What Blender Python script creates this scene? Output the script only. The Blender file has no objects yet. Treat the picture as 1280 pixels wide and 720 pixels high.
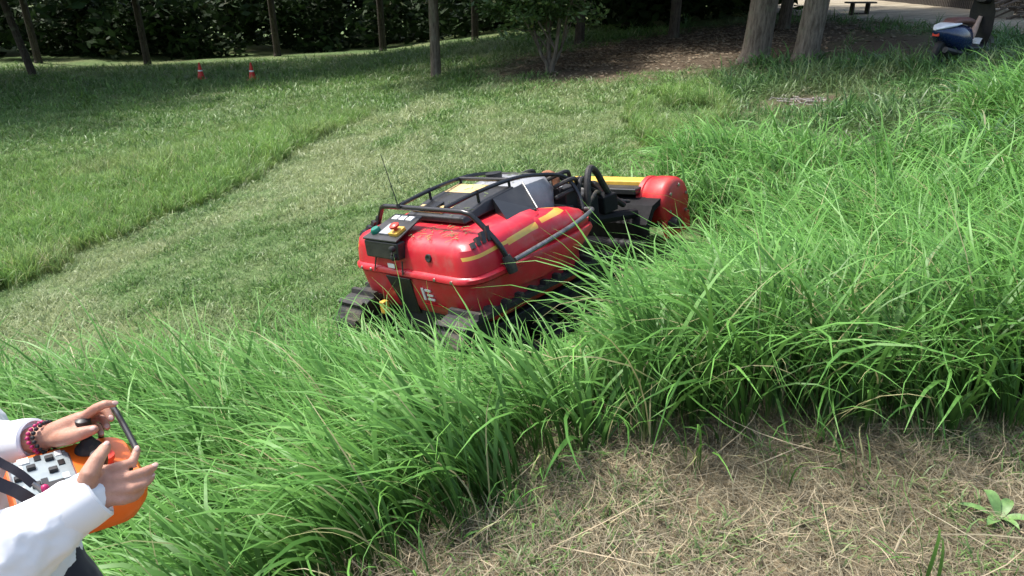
import bpy, math, random
import numpy as np
from mathutils import Vector, Matrix
random.seed(7); RNG = np.random.default_rng(7)
S = bpy.context.scene; COL = S.collection
R = math.radians

# ------------------------------------------------------------------ camera, sky, sun, exposure
PITCH = R(24.0); CAMZ = 1.6; FPX = 900.0
cam_d = bpy.data.cameras.new('camera'); cam = bpy.data.objects.new('camera', cam_d); COL.objects.link(cam)
cam.location = (0, 0, CAMZ); cam.rotation_euler = (R(90) - PITCH, 0, 0)
cam_d.sensor_width = 36; cam_d.lens = 36 * FPX / 1280; cam_d.clip_start = 0.05; cam_d.clip_end = 1000
S.camera = cam
SUN_EL, SUN_DIR = R(60), Vector((-0.62, 0.30, 0)).normalized()      # horizontal direction towards the sun
w = bpy.data.worlds.new('World'); S.world = w; w.use_nodes = True
nt = w.node_tree; bg = nt.nodes['Background']
sky = nt.nodes.new('ShaderNodeTexSky'); sky.sky_type = 'NISHITA'; sky.sun_disc = False
sky.sun_elevation = SUN_EL; sky.sun_rotation = math.atan2(SUN_DIR.x, SUN_DIR.y)
sky.air_density = 1.3; sky.dust_density = 4.0; sky.ozone_density = 1.0
nt.links.new(sky.outputs[0], bg.inputs[0]); bg.inputs[1].default_value = 0.15
sl = bpy.data.lights.new('sun', 'SUN'); sun = bpy.data.objects.new('sun', sl); COL.objects.link(sun)
sl.energy = 3.0; sl.angle = R(6.0); sl.color = (1.0, 0.97, 0.92)
sdir = Vector((SUN_DIR.x * math.cos(SUN_EL), SUN_DIR.y * math.cos(SUN_EL), math.sin(SUN_EL)))
sun.rotation_euler = sdir.to_track_quat('Z', 'Y').to_euler(); sun.location = (0, 0, 20)
S.view_settings.view_transform = 'Standard'; S.view_settings.look = 'None'
S.view_settings.exposure = 0.92; S.view_settings.gamma = 1.0; S.view_settings.use_curve_mapping = False
S.cycles.max_bounces = 6; S.cycles.diffuse_bounces = 3; S.cycles.glossy_bounces = 2; S.cycles.transmission_bounces = 3
S.render.resolution_x = 1024; S.render.resolution_y = 576

# ------------------------------------------------------------------ helpers
def tag(o, label=None, cat=None, group=None, kind=None):
    if label: o['label'] = label
    if cat: o['category'] = cat
    if group: o['group'] = group
    if kind: o['kind'] = kind
    return o
def empty(name, loc=(0, 0, 0), parent=None):
    o = bpy.data.objects.new(name, None); COL.objects.link(o); o.location = loc; o.parent = parent
    o.empty_display_size = .2
    return o
class MB:
    """collects shapes into one mesh"""
    def __init__(s): s.v = []; s.f = []
    def add(s, v, f):
        n = len(s.v); s.v += [tuple(p) for p in v]; s.f += [tuple(i + n for i in q) for q in f]; return s
    def box(s, c, size, rot=None):
        c = Vector(c); hx, hy, hz = size[0] / 2, size[1] / 2, size[2] / 2
        P = [Vector((x * hx, y * hy, z * hz)) for z in (-1, 1) for y in (-1, 1) for x in (-1, 1)]
        if rot is not None: P = [rot @ p for p in P]
        return s.add([c + p for p in P], [(0, 2, 3, 1), (4, 5, 7, 6), (0, 1, 5, 4), (2, 6, 7, 3), (0, 4, 6, 2), (1, 3, 7, 5)])
    def loft(s, rings, cap=True, closed=True):
        n = len(rings[0]); v = [p for r in rings for p in r]; f = []
        for i in range(len(rings) - 1):
            for j in range(n if closed else n - 1):
                k = (j + 1) % n; f.append((i * n + j, i * n + k, (i + 1) * n + k, (i + 1) * n + j))
        if cap: f.append(tuple(range(n - 1, -1, -1))); f.append(tuple((len(rings) - 1) * n + j for j in range(n)))
        return s.add(v, f)
    def tube(s, pts, r, seg=8, smooth=0, round_ends=False):
        pts = [Vector(p) for p in pts]; rr = list(r) if hasattr(r, '__len__') else [r] * len(pts)
        if smooth: pts, rr = catmull(pts, rr, smooth)
        if round_ends:
            d0 = (pts[0] - pts[1]).normalized(); d1 = (pts[-1] - pts[-2]).normalized()
            h = [(math.sin(a), math.cos(a)) for a in (R(85), R(60), R(30))]
            pts = [pts[0] + d0 * rr[0] * a for a, b in h] + pts + [pts[-1] + d1 * rr[-1] * a for a, b in reversed(h)]
            rr = [rr[0] * b for a, b in h] + rr + [rr[-1] * b for a, b in reversed(h)]
        n = len(pts); T = []
        for i in range(n):
            d = pts[min(i + 1, n - 1)] - pts[max(i - 1, 0)]
            T.append(d.normalized() if d.length > 1e-9 else Vector((0, 0, 1)))
        a = Vector((0, 0, 1)) if abs(T[0].z) < .9 else Vector((1, 0, 0)); u = T[0].cross(a).normalized(); rings = []
        for i in range(n):
            u = (u - T[i] * u.dot(T[i])).normalized(); w_ = T[i].cross(u)
            rings.append([pts[i] + (u * math.cos(2 * math.pi * k / seg) + w_ * math.sin(2 * math.pi * k / seg)) * rr[i] for k in range(seg)])
        return s.loft(rings)
    def lathe(s, prof, o=(0, 0, 0), ax=(0, 0, 1), seg=20):
        o = Vector(o); ax = Vector(ax).normalized(); u = ax.orthogonal().normalized(); w_ = ax.cross(u)
        return s.loft([[o + ax * h + (u * math.cos(2 * math.pi * k / seg) + w_ * math.sin(2 * math.pi * k / seg)) * max(r, 1e-4) for k in range(seg)] for r, h in prof])
    def prism(s, poly, vec):
        vec = Vector(vec); a = [Vector(p) for p in poly]
        return s.loft([a, [p + vec for p in a]])
    def ellipsoid(s, c, r, rot=None, seg=16, rings=10):
        c = Vector(c); L = []
        for i in range(rings + 1):
            t = math.pi * (i / rings); z = -math.cos(t); q = max(math.sin(t), .002)
            ring = [Vector((r[0] * q * math.cos(2 * math.pi * k / seg), r[1] * q * math.sin(2 * math.pi * k / seg), r[2] * z)) for k in range(seg)]
            L.append([c + (rot @ p if rot is not None else p) for p in ring])
        return s.loft(L)
    def mesh(s, name): 
        m = bpy.data.meshes.new(name); m.from_pydata(s.v, [], s.f); m.update(); return m
    def build(s, name, mat, parent=None, smooth=35, bevel=0, seg=2, loc=None):
        m = s.mesh(name)
        import bmesh
        b = bmesh.new(); b.from_mesh(m); bmesh.ops.recalc_face_normals(b, faces=b.faces); b.to_mesh(m); b.free()
        o = bpy.data.objects.new(name, m); COL.objects.link(o); m.materials.append(mat); o.parent = parent
        if loc: o.location = loc
        if smooth:
            m.polygons.foreach_set('use_smooth', [True] * len(m.polygons)); m.set_sharp_from_angle(angle=R(smooth))
        if bevel:
            md = o.modifiers.new('bevel', 'BEVEL'); md.width = bevel; md.segments = seg; md.limit_method = 'ANGLE'; md.angle_limit = R(40); md.harden_normals = bool(smooth)
        return o
def catmull(pts, rr, k):
    P = [pts[0] * 2 - pts[1]] + pts + [pts[-1] * 2 - pts[-2]]; out = []; ro = []
    for i in range(1, len(P) - 2):
        for j in range(k):
            t = j / k; a, b, c, d = P[i - 1], P[i], P[i + 1], P[i + 2]
            out.append(.5 * ((2 * b) + (c - a) * t + (2 * a - 5 * b + 4 * c - d) * t * t + (3 * b - a - 3 * c + d) * t ** 3))
            ro.append(rr[i - 1] * (1 - t) + rr[i] * t)
    out.append(pts[-1]); ro.append(rr[-1]); return out, ro
def npmesh(name, V, F, mat, attrs=None, parent=None):
    """fast mesh from numpy arrays; F is (n,4) or (n,3)"""
    m = bpy.data.meshes.new(name); k = F.shape[1]
    m.vertices.add(len(V)); m.vertices.foreach_set('co', V.astype(np.float32).ravel())
    m.loops.add(F.size); m.loops.foreach_set('vertex_index', F.astype(np.int32).ravel())
    m.polygons.add(len(F)); m.polygons.foreach_set('loop_start', np.arange(0, F.size, k, dtype=np.int32)); m.polygons.foreach_set('loop_total', np.full(len(F), k, dtype=np.int32))
    m.polygons.foreach_set('use_smooth', np.ones(len(F), dtype=bool))
    for n, a in (attrs or {}).items():
        at_ = m.attributes.new(n, 'FLOAT', 'POINT'); at_.data.foreach_set('value', a.astype(np.float32))
    m.update(calc_edges=True); m.materials.append(mat)
    o = bpy.data.objects.new(name, m); COL.objects.link(o); o.parent = parent
    return o

# ------------------------------------------------------------------ terrain
def sst(t): t = np.clip(t, 0, 1); return t * t * (3 - 2 * t)
def gz(x, y):
    x = np.asarray(x, float); y = np.asarray(y, float)
    sx = np.where(x < -7, -7 + (x + 7) * .35, np.where(x > 9, 9 + (x - 9) * .35, x))
    sx = np.clip(sx, -11, 14)
    base = -.53 + .13 * sx + np.where(y < 7, -.045 * y, -.315 - .018 * (np.minimum(y, 40) - 7))
    e = np.clip(2.2 + (np.minimum(x, .3) - .3) * 1.43, -3, 2.2)
    z = base * sst((y - e) / 1.8)
    return z + .012 * np.sin(x * 3.1 + 1) * np.sin(y * 2.7) + .008 * np.sin(x * 7.3 + y * 5.1)
def g1(x, y): return float(gz(x, y))
CP, SP = math.cos(PITCH), math.sin(PITCH)
def ray(px, py):
    u = (px - 640) / FPX; v = (360 - py) / FPX
    return np.array([u, CP + SP * v, -SP + CP * v])
def pt(px, py, t): d = ray(px, py); return Vector((d[0] * t, d[1] * t, CAMZ + d[2] * t))
def at(px, py):
    """where the line of sight through a photo pixel meets the terrain"""
    d = ray(px, py); t = 1.0
    while t < 90 and CAMZ + d[2] * t > g1(d[0] * t, d[1] * t): t += .02 + t * .004
    return Vector((d[0] * t, d[1] * t, g1(d[0] * t, d[1] * t)))
def proj(x, y, z):
    dep = y * CP - (z - CAMZ) * SP; dep = np.where(dep < .05, .05, dep)
    return 640 + FPX * x / dep, 360 - FPX * (y * SP + (z - CAMZ) * CP) / dep
def inpoly(x, y, P):
    r = np.zeros(np.shape(x), bool); n = len(P)
    for i in range(n):
        x0, y0 = P[i][0], P[i][1]; x1, y1 = P[(i + 1) % n][0], P[(i + 1) % n][1]
        c = ((y0 > y) != (y1 > y)) & (x < (x1 - x0) * (y - y0) / (y1 - y0 + 1e-12) + x0); r ^= c
    return r
def vnoise(x, y, sc, seed=0):
    """cheap value noise 0..1"""
    x = np.asarray(x) / sc + 100; y = np.asarray(y) / sc + 100; xi = np.floor(x).astype(int); yi = np.floor(y).astype(int); fx = sst(x - xi); fy = sst(y - yi)
    h = lambda a, b: np.modf(np.abs(np.sin(a * 127.1 + b * 311.7 + seed * 74.7) * 43758.5453))[0]
    return (h(xi, yi) * (1 - fx) + h(xi + 1, yi) * fx) * (1 - fy) + (h(xi, yi + 1) * (1 - fx) + h(xi + 1, yi + 1) * fx) * fy

# ------------------------------------------------------------------ materials
class NT:
    def __init__(s, name):
        s.m = bpy.data.materials.new(name); s.m.use_nodes = True; s.t = s.m.node_tree; s.b = s.t.nodes['Principled BSDF']; s.out = s.t.nodes['Material Output']
    def n(s, typ, **k):
        q = s.t.nodes.new(typ)
        for a, b in k.items():
            if isinstance(a, str) and hasattr(q, a): setattr(q, a, b)
        return q
    def l(s, a, b): s.t.links.new(a, b)
    def noise(s, scale, detail=4, co=None, rough=.6):
        q = s.n('ShaderNodeTexNoise'); q.inputs['Scale'].default_value = scale; q.inputs['Detail'].default_value = detail; q.inputs['Roughness'].default_value = rough
        if co is not None: s.l(co, q.inputs['Vector'])
        return q.outputs['Fac']
    def obj(s): return s.n('ShaderNodeTexCoord').outputs['Object']
    def ramp(s, fac, stops):
        q = s.n('ShaderNodeValToRGB'); e = q.color_ramp.elements
        while len(e) < len(stops): e.new(.5)
        for i, (p, c) in enumerate(stops): e[i].position = p; e[i].color = (*c, 1) if len(c) == 3 else c
        s.l(fac, q.inputs[0]); return q.outputs[0]
    def mix(s, fac, a, b, mode='MIX'):
        q = s.n('ShaderNodeMix'); q.data_type = 'RGBA'; q.blend_type = mode
        for i, x in ((0, fac), (6, a), (7, b)):
            if hasattr(x, 'is_output'): s.l(x, q.inputs[i])
            elif i == 0: q.inputs[0].default_value = x
            else: q.inputs[i].default_value = (*x, 1)
        return q.outputs[2]
    def math(s, op, a, b=None, c=None):
        q = s.n('ShaderNodeMath'); q.operation = op
        for i, x in enumerate((a, b, c)):
            if x is None: continue
            if hasattr(x, 'is_output'): s.l(x, q.inputs[i])
            else: q.inputs[i].default_value = x
        return q.outputs[0]
    def attr(s, name, typ='GEOMETRY'):
        q = s.n('ShaderNodeAttribute'); q.attribute_name = name; q.attribute_type = typ; return q.outputs['Fac']
    def bump(s, h, strength=.3, dist=.01):
        q = s.n('ShaderNodeBump'); q.inputs['Strength'].default_value = strength; q.inputs['Distance'].default_value = dist
        s.l(h, q.inputs['Height']); s.l(q.outputs[0], s.b.inputs['Normal'])
    def col(s, c):
        if hasattr(c, 'is_output'): s.l(c, s.b.inputs['Base Color'])
        else: s.b.inputs['Base Color'].default_value = (*c, 1)
    def set(s, **k):
        for a, v in k.items(): s.b.inputs[a.replace('_', ' ')].default_value = v
        return s
def simple(name, c, rough=.5, metal=0., var=.15, scale=12, bump=0., coat=0., spec=.5, dirt=None, dirtamt=.5):
    q = NT(name); co = q.obj(); f = q.noise(scale, 5, co)
    a = tuple(x * (1 - var) for x in c); b = tuple(min(1, x * (1 + var)) for x in c)
    cc = q.ramp(f, [(.3, a), (.7, b)])
    if dirt: 
        f2 = q.noise(scale * .35, 8, co, .75); m_ = q.ramp(f2, [(.5, (0, 0, 0)), (.72, (dirtamt,) * 3)]); cc = q.mix(m_, cc, dirt)
    q.col(cc); q.set(Roughness=rough, Metallic=metal, Coat_Weight=coat, Specular_IOR_Level=spec)
    r = q.n('ShaderNodeMapRange'); q.l(q.noise(scale * 2.3, 4, co), r.inputs[0]); r.inputs[3].default_value = max(0, rough - .1); r.inputs[4].default_value = min(1, rough + .12); q.l(r.outputs[0], q.b.inputs['Roughness'])
    if bump: q.bump(q.noise(scale * 4, 6, co), bump, .004)
    return q.m
def leafy(name, base, tip, dry, trans=.3, inst=True, rough=.42, spec=.35):
    """blade or leaf: colour runs along the blade (h), varies by plant (tone = share of dry stuff, rnd = lightness)"""
    q = NT(name); ty = 'INSTANCER' if inst else 'GEOMETRY'
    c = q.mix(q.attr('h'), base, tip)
    v = q.attr('rnd', ty); c = q.mix(1.0, c, q.ramp(v, [(0, (.62, .66, .6)), (.5, (1, 1, 1)), (1, (1.35, 1.25, 1.15))]), 'MULTIPLY')
    c = q.mix(q.attr('tone', ty), c, dry)
    c = q.mix(q.attr('dryv'), c, tuple(x * 1.1 for x in dry))
    q.col(c); q.set(Roughness=rough, Specular_IOR_Level=spec)
    t = q.n('ShaderNodeBsdfTranslucent'); q.l(c, t.inputs[0]); mx = q.n('ShaderNodeMixShader'); mx.inputs[0].default_value = trans
    q.l(q.b.outputs[0], mx.inputs[1]); q.l(t.outputs[0], mx.inputs[2]); q.l(mx.outputs[0], q.out.inputs[0])
    return q.m
M = {}
M['tall'] = leafy('tall_grass_blade', (.03, .07, .015), (.155, .37, .075), (.42, .38, .2), .28, inst=False, rough=.46, spec=.3)  # base green darkened to paint in the shade inside the stand
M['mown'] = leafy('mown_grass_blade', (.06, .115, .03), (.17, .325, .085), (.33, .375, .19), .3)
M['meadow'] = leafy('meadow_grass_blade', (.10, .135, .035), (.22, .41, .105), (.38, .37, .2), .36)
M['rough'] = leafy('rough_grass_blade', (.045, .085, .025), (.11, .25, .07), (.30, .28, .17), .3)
M['straw'] = leafy('straw_blade', (.25, .21, .14), (.48, .425, .305), (.18, .155, .10), .12, rough=.6, spec=.2)
M['leaf'] = leafy('tree_leaf', (.03, .06, .018), (.055, .11, .03), (.16, .15, .04), .28, inst=False, rough=.38, spec=.45)
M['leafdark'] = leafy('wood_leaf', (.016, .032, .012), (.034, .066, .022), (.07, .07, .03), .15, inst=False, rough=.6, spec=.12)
M['leaflit'] = leafy('lit_tree_leaf', (.05, .095, .03), (.09, .16, .05), (.2, .2, .06), .3, inst=False, rough=.4, spec=.4)  # leaf green lightened to stand in for light on the shaded small tree
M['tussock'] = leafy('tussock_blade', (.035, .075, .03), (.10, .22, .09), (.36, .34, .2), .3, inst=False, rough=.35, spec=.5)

def ground_mat():
    q = NT('ground'); co = q.obj()
    f = q.noise(5, 8, co); f2 = q.noise(.55, 5, co); f3 = q.noise(38, 6, co)
    soil = q.ramp(f3, [(.3, (.055, .042, .028)), (.7, (.13, .10, .07))])
    green = q.ramp(f, [(.3, (.06, .095, .035)), (.55, (.11, .17, .065)), (.75, (.17, .20, .10))])
    green = q.mix(q.ramp(f2, [(.45, (0, 0, 0)), (.7, (.55,) * 3)]), green, (.2, .19, .10))
    straw = q.ramp(f3, [(.25, (.09, .068, .042)), (.5, (.21, .165, .10)), (.75, (.33, .27, .17))])
    c = q.mix(q.attr('straw'), green, straw)
    c = q.mix(q.attr('bare'), c, soil)
    q.col(c); q.set(Roughness=.95, Specular_IOR_Level=.1); q.bump(f3, .8, .02)
    return q.m
M['ground'] = ground_mat()
def path_mat():
    q = NT('path'); co = q.obj(); mp = q.n('ShaderNodeMapping'); mp.inputs['Scale'].default_value = (.5, 3.2, 1); mp.inputs['Rotation'].default_value = (0, 0, R(-14)); q.l(co, mp.inputs[0])
    f = q.noise(1.2, 7, mp.outputs[0]); f2 = q.noise(14, 6, co)
    c = q.ramp(f, [(.32, (.14, .12, .08)), (.5, (.30, .26, .19)), (.68, (.40, .37, .28))]); c = q.mix(q.ramp(f2, [(.45, (0, 0, 0)), (.75, (.6,) * 3)]), c, (.17, .14, .10))
    q.col(c); q.set(Roughness=.95, Specular_IOR_Level=.1); q.bump(f2, .6, .02); return q.m
M['path'] = path_mat()
def bark(name, a, b):
    q = NT(name); co = q.obj(); mp = q.n('ShaderNodeMapping'); mp.inputs['Scale'].default_value = (9, 9, 1.6); q.l(co, mp.inputs[0])
    f = q.noise(2.2, 8, mp.outputs[0], .7); f2 = q.noise(3, 4, co)
    c = q.ramp(f, [(.35, a), (.65, b)]); c = q.mix(q.ramp(f2, [(.55, (0, 0, 0)), (.75, (.6,) * 3)]), c, (.16, .19, .12))
    q.col(c); q.set(Roughness=.9, Specular_IOR_Level=.15); q.bump(f, 1.0, .03); return q.m
M['bark'] = bark('bark', (.065, .052, .04), (.21, .18, .145))
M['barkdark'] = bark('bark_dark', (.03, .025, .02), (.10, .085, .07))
M['stone'] = simple('stone', (.34, .31, .25), .9, var=.35, scale=6, bump=.5)
M['wood'] = simple('weathered_wood', (.055, .045, .036), .8, var=.4, scale=9, bump=.4)
M['twig'] = simple('dead_branch', (.12, .095, .075), .85, var=.5, scale=7)

# ------------------------------------------------------------------ zones of the place (metres; first read off the photo with at())
def polyw(P): return [at(*p).to_tuple()[:2] for p in P]
MOWER_O = Vector((-.585, 4.20, -.785)); PSI, ROLL, MPITCH = .74, .165, .04
_f = Vector((math.sin(PSI) * math.cos(MPITCH), math.cos(PSI) * math.cos(MPITCH), math.sin(MPITCH)))
_l0 = Vector((-math.cos(PSI), math.sin(PSI), 0)); _u0 = _f.cross(_l0)
_l = _l0 * math.cos(ROLL) - _u0 * math.sin(ROLL); _u = _f.cross(_l)
MOWER_M = Matrix(((_f.x, _l.x, _u.x, MOWER_O.x), (_f.y, _l.y, _u.y, MOWER_O.y), (_f.z, _l.z, _u.z, MOWER_O.z), (0, 0, 0, 1)))
def mower_xy(x, y):
    dx, dy = x - MOWER_O.x, y - MOWER_O.y
    return dx * math.sin(PSI) + dy * math.cos(PSI), -dx * math.cos(PSI) + dy * math.sin(PSI)
TALL = [(-2.6, .9), (-1.5, .55)] + polyw([(400, 770), (500, 725), (610, 660), (690, 578), (900, 548), (1100, 552), (1400, 540)]) + [(5.6, 3.2), (6.4, 6.0)] + polyw([(1310, 120), (1220, 150), (1150, 215), (1080, 232), (960, 212), (860, 195), (800, 260), (640, 420), (600, 478), (440, 478), (200, 515), (-40, 530)]) + [(-3.4, 2.6)]
BND = polyw([(-60, 400), (0, 372), (150, 305), (300, 235), (440, 158), (500, 118)])     # edge of the uncut band
PATH = polyw([(1022, 24), (1090, 28), (1160, 36), (1280, 45)])
def band_dist(x, y):
    """metres to the left of the uncut band's edge (positive = uncut)"""
    by = np.array([p[1] for p in BND]); bx = np.array([p[0] for p in BND])
    return np.interp(y, by, bx) + .14 * np.sin(y * 1.3) + .08 * np.sin(y * 5.3) + .22 * (vnoise(x, y, .3, 51) - .5) - x
pathpoly = [(PATH[0][0] - 4, PATH[0][1] + 3.0)] + PATH + [(PATH[-1][0] + 14, PATH[-1][1] - 1.5), (PATH[-1][0] + 16, PATH[-1][1] + 14), (PATH[0][0] - 2, PATH[0][1] + 24)]
def bareness(x, y):
    n = vnoise(x, y, 1.1, 3) * .6 + vnoise(x, y, .35, 4) * .4
    px, py = proj(x, y, gz(x, y))
    T = at(970, 75); b = np.clip(1.25 - np.hypot((x - T.x + .8) / 6.0, (y - T.y - 4.6) / 5.6), 0, 1) * 2.2
    Q = at(1005, 128); b = np.maximum(b, np.clip(1.2 - np.hypot((x - Q.x) / 1.3, (y - Q.y) / .9), 0, 1) * 1.35)
    Q = at(1090, 58); b = np.maximum(b, np.clip(1.25 - np.hypot((x - Q.x) / 3.0, (y - Q.y) / 4.0), 0, 1) * 1.25)
    Q = at(900, 140); b = np.maximum(b, np.clip(1.1 - np.hypot((x - Q.x) / .8, (y - Q.y) / .7), 0, 1) * .9)
    Q2 = at(700, 92); b = np.maximum(b, np.clip(1.1 - np.hypot((x - Q2.x) / 1.6, (y - Q2.y) / 1.2), 0, 1) * 1.0)
    return np.clip(b - .55 + n * .7, 0, 1) * (b > .05)
def strawness(x, y):
    e = np.interp(x, [-3, -1, -.6, 0, .35, 6], [.6, .8, 1.55, 1.95, 2.35, 2.45])
    return np.clip((e + .35 - y) / .5 + (vnoise(x, y, .3, 8) - .5) * .8, 0, 1)
xs = np.unique(np.concatenate([np.linspace(-160, -30, 14), np.linspace(-30, -9, 22), np.linspace(-9, 11, 180), np.linspace(11, 35, 25), np.linspace(35, 160, 14)]))
ys = np.unique(np.concatenate([np.linspace(-60, -3, 10), np.linspace(-3, 12, 150), np.linspace(12, 32, 80), np.linspace(32, 60, 20), np.linspace(60, 260, 12)]))
GX, GY = np.meshgrid(xs, ys); V = np.stack([GX, GY, gz(GX, GY)], -1).reshape(-1, 3); nx, ny = len(xs), len(ys)
I = (np.arange(ny - 1)[:, None] * nx + np.arange(nx - 1)[None]).ravel(); Fq = np.stack([I, I + 1, I + nx + 1, I + nx], -1)
g = npmesh('ground', V, Fq, M['ground'], {'bare': bareness(V[:, 0], V[:, 1]), 'straw': strawness(V[:, 0], V[:, 1])}); tag(g, kind='structure')
pu = np.linspace(0, 1, 60); pv = np.linspace(0, 1, 24)
A_ = np.array(PATH + [(PATH[-1][0] + 14, PATH[-1][1] - 1.5)]); seglen = np.r_[0, np.cumsum(np.hypot(*np.diff(A_, axis=0).T))]; seglen /= seglen[-1]
px_ = np.interp(pu, seglen, A_[:, 0]); py_ = np.interp(pu, seglen, A_[:, 1])
PX = px_[None] + pv[:, None] * 1.5; PY = py_[None] + pv[:, None] * 26 + .12 * np.sin(px_ * 3)[None] * (pv[:, None] == 0)
V = np.stack([PX, PY, gz(PX, PY) + .02], -1).reshape(-1, 3); I = (np.arange(23)[:, None] * 60 + np.arange(59)[None]).ravel()
tag(npmesh('path', V, np.stack([I, I + 1, I + 61, I + 60], -1), M['path']), kind='structure')

# ------------------------------------------------------------------ grass
def blades(base, az, length, width, bend, lean, nseg=8, kink=None):
    """ribbons: base (n,3), az heading, lean = start angle from vertical, bend = extra angle gained along the blade"""
    n = len(base); s = np.linspace(0, 1, nseg + 1)
    th = lean[:, None] + bend[:, None] * s[None] ** 1.35
    th = np.minimum(th, 2.6)
    ds = (length / nseg)[:, None]
    hx = np.cumsum(np.sin(th) * ds, 1) - np.sin(th) * ds; hz = np.cumsum(np.cos(th) * ds, 1) - np.cos(th) * ds
    aw = az[:, None] + (kink[:, None] * s[None] ** 2 if kink is not None else 0)
    dx, dy = np.cos(aw), np.sin(aw)
    C = np.stack([base[:, 0, None] + hx * dx, base[:, 1, None] + hx * dy, base[:, 2, None] + hz], -1)
    wprof = np.clip(np.minimum(.38 + s * 1.9, 1) * (1 - s ** 2.6) + .03, .03, 1)
    tw = RNG.uniform(-.7, .7, n)[:, None]
    W = np.stack([-dy * np.cos(tw), dx * np.cos(tw), np.sin(tw) * np.ones_like(dx)], -1) * (width[:, None] * wprof[None] * .5)[..., None]
    V = np.stack([C - W, C + W], 2).reshape(n, -1, 3)
    k = np.arange(nseg) * 2; f = np.stack([k, k + 1, k + 3, k + 2], -1)
    F = (f[None] + (np.arange(n) * (nseg + 1) * 2)[:, None, None]).reshape(-1, 4)
    h = np.repeat(np.broadcast_to(s, (n, nseg + 1)), 2, 1).ravel()
    return V.reshape(-1, 3), F, h, (nseg + 1) * 2

def clump_grass(name, label, cx, cy, per, L, wind, windw, wid, sink=0., bendr=(1.0, 2.0), dryp=.05, nseg=8, mat='tall', spread=.05, keep=None):
    n = len(cx); k = np.repeat(np.arange(n), per); N = len(k)
    cl = np.repeat(RNG.uniform(.75, 1.2, n), per); ct = np.repeat(RNG.uniform(0, 1, n), per)
    a = RNG.uniform(0, 2 * np.pi, N); r = np.sqrt(RNG.uniform(0, 1, N)) * spread
    bx = cx[k] + r * np.cos(a); by = cy[k] + r * np.sin(a)
    wz = wind[k] if hasattr(wind, '__len__') else np.full(N, wind)
    windw = np.asarray(windw)[k] if np.ndim(windw) else windw
    az = np.arctan2(np.sin(a) * .6 + windw * np.sin(wz) + RNG.normal(0, .35, N), np.cos(a) * .6 + windw * np.cos(wz) + RNG.normal(0, .35, N))
    ln = (L[k] if hasattr(L, '__len__') else L) * cl * RNG.uniform(.55, 1.15, N)
    base = np.stack([bx, by, gz(bx, by) - .02 - sink], -1)
    bend = RNG.uniform(*bendr, N); lean = np.abs(RNG.normal(.12, .16, N))
    wd = wid * np.clip(RNG.lognormal(-.12, .42, N), .3, 1.7)
    if keep is not None:
        hx = np.sin(lean + bend * .35) * ln; tx = bx + hx * np.cos(az); ty = by + hx * np.sin(az)
        m = keep(bx, by) & (keep(tx, ty) | (RNG.uniform(0, 1, N) < .12)); base, az, ln, wd, bend, lean, ct = [q[m] for q in (base, az, ln, wd, bend, lean, ct)]; N = len(az)
    dry = (RNG.uniform(0, 1, N) < dryp) * RNG.uniform(.5, 1, N); wd = np.where(dry > 0, np.minimum(wd, .007), wd)
    brk = RNG.uniform(0, 1, N) < .04; bend = np.where(brk, bend + 1.2, bend)
    V, F, h, per_v = blades(base, az, ln, wd, bend, lean, nseg, RNG.normal(0, .35, N))
    rnd = np.repeat(np.clip(ct * .5 + RNG.uniform(0, .5, N), 0, 1), per_v)
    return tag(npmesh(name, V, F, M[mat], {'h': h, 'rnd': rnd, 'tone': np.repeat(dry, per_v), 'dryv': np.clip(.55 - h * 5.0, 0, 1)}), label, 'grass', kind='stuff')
def fill(poly, sp, jit=.5):
    P = np.array(poly); x = np.arange(P[:, 0].min(), P[:, 0].max(), sp); y = np.arange(P[:, 1].min(), P[:, 1].max(), sp)
    x, y = [q.ravel() for q in np.meshgrid(x, y)]; x = x + RNG.uniform(-jit, jit, len(x)) * sp; y = y + RNG.uniform(-jit, jit, len(y)) * sp
    m = inpoly(x, y, poly); return x[m], y[m]
def off_mower(x, y):
    a, b = mower_xy(x, y); return ~(((a > -.22) & (a < 1.75) & (np.abs(b) < .74)) | ((a >= 1.75) & (a < 2.85) & (np.abs(b) < .70)))
def off_person(x, y): return np.hypot(x + 1.12, y - 1.15) > .30
keep = lambda x, y: off_mower(x, y) & off_person(x, y)
def near_track(x, y): a, b = mower_xy(x, y); return (a > -.62) & (a < -.15) & (b > .25) & (b < 1.0)
# near stand, thick arching blades
x, y = fill(TALL, .105); m = (y < 4.6) & keep(x, y); x, y = x[m], y[m]
left = x < .15
Lh = np.where(left, .70, .90) * (.8 + .45 * vnoise(x, y, .8, 5)) * np.where(y < 2.3 + .0 * x, .8, 1)
ma, mb = mower_xy(x, y); dm = np.hypot(np.maximum(np.maximum(-.25 - ma, ma - 1.7), 0), np.maximum(np.abs(mb) - .75, 0))
Lh = Lh * np.where(left, 1.25, 1.0)
TOPX = [-400, 0, 200, 400, 480, 560, 610, 650, 720, 800, 870, 960, 1100, 1200, 1290, 1600]; TOPY = [470, 465, 450, 436, 416, 414, 450, 385, 335, 292, 264, 228, 205, 150, 95, 95]
def height_cap(x, y):
    """how tall the stand is at each spot, read off the photo's skyline of grass"""
    z = gz(x, y); px, _ = proj(x, y, z + .3); lim = np.max([np.interp(px - o_, TOPX, TOPY) for o_ in (0, 50, 100, 150)], 0); lim = np.where(px < 600, np.interp(px, TOPX, TOPY), lim); v = (360 - lim) / FPX; t = y / (CP + SP * v)
    return np.where(mower_xy(x, y)[0] > 2.3, .6, np.clip(CAMZ + (-SP + CP * v) * t - z, .12, 1.2))
Lh = np.minimum(Lh, height_cap(x, y) * np.where(left, np.interp(proj(x, y, gz(x, y))[0], [200, 460], [1.35, 1.3]), 1.3))
wind = np.where(left, 2.95 + RNG.normal(0, .35, len(x)), 2.6 + RNG.normal(0, .9, len(x)))
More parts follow.
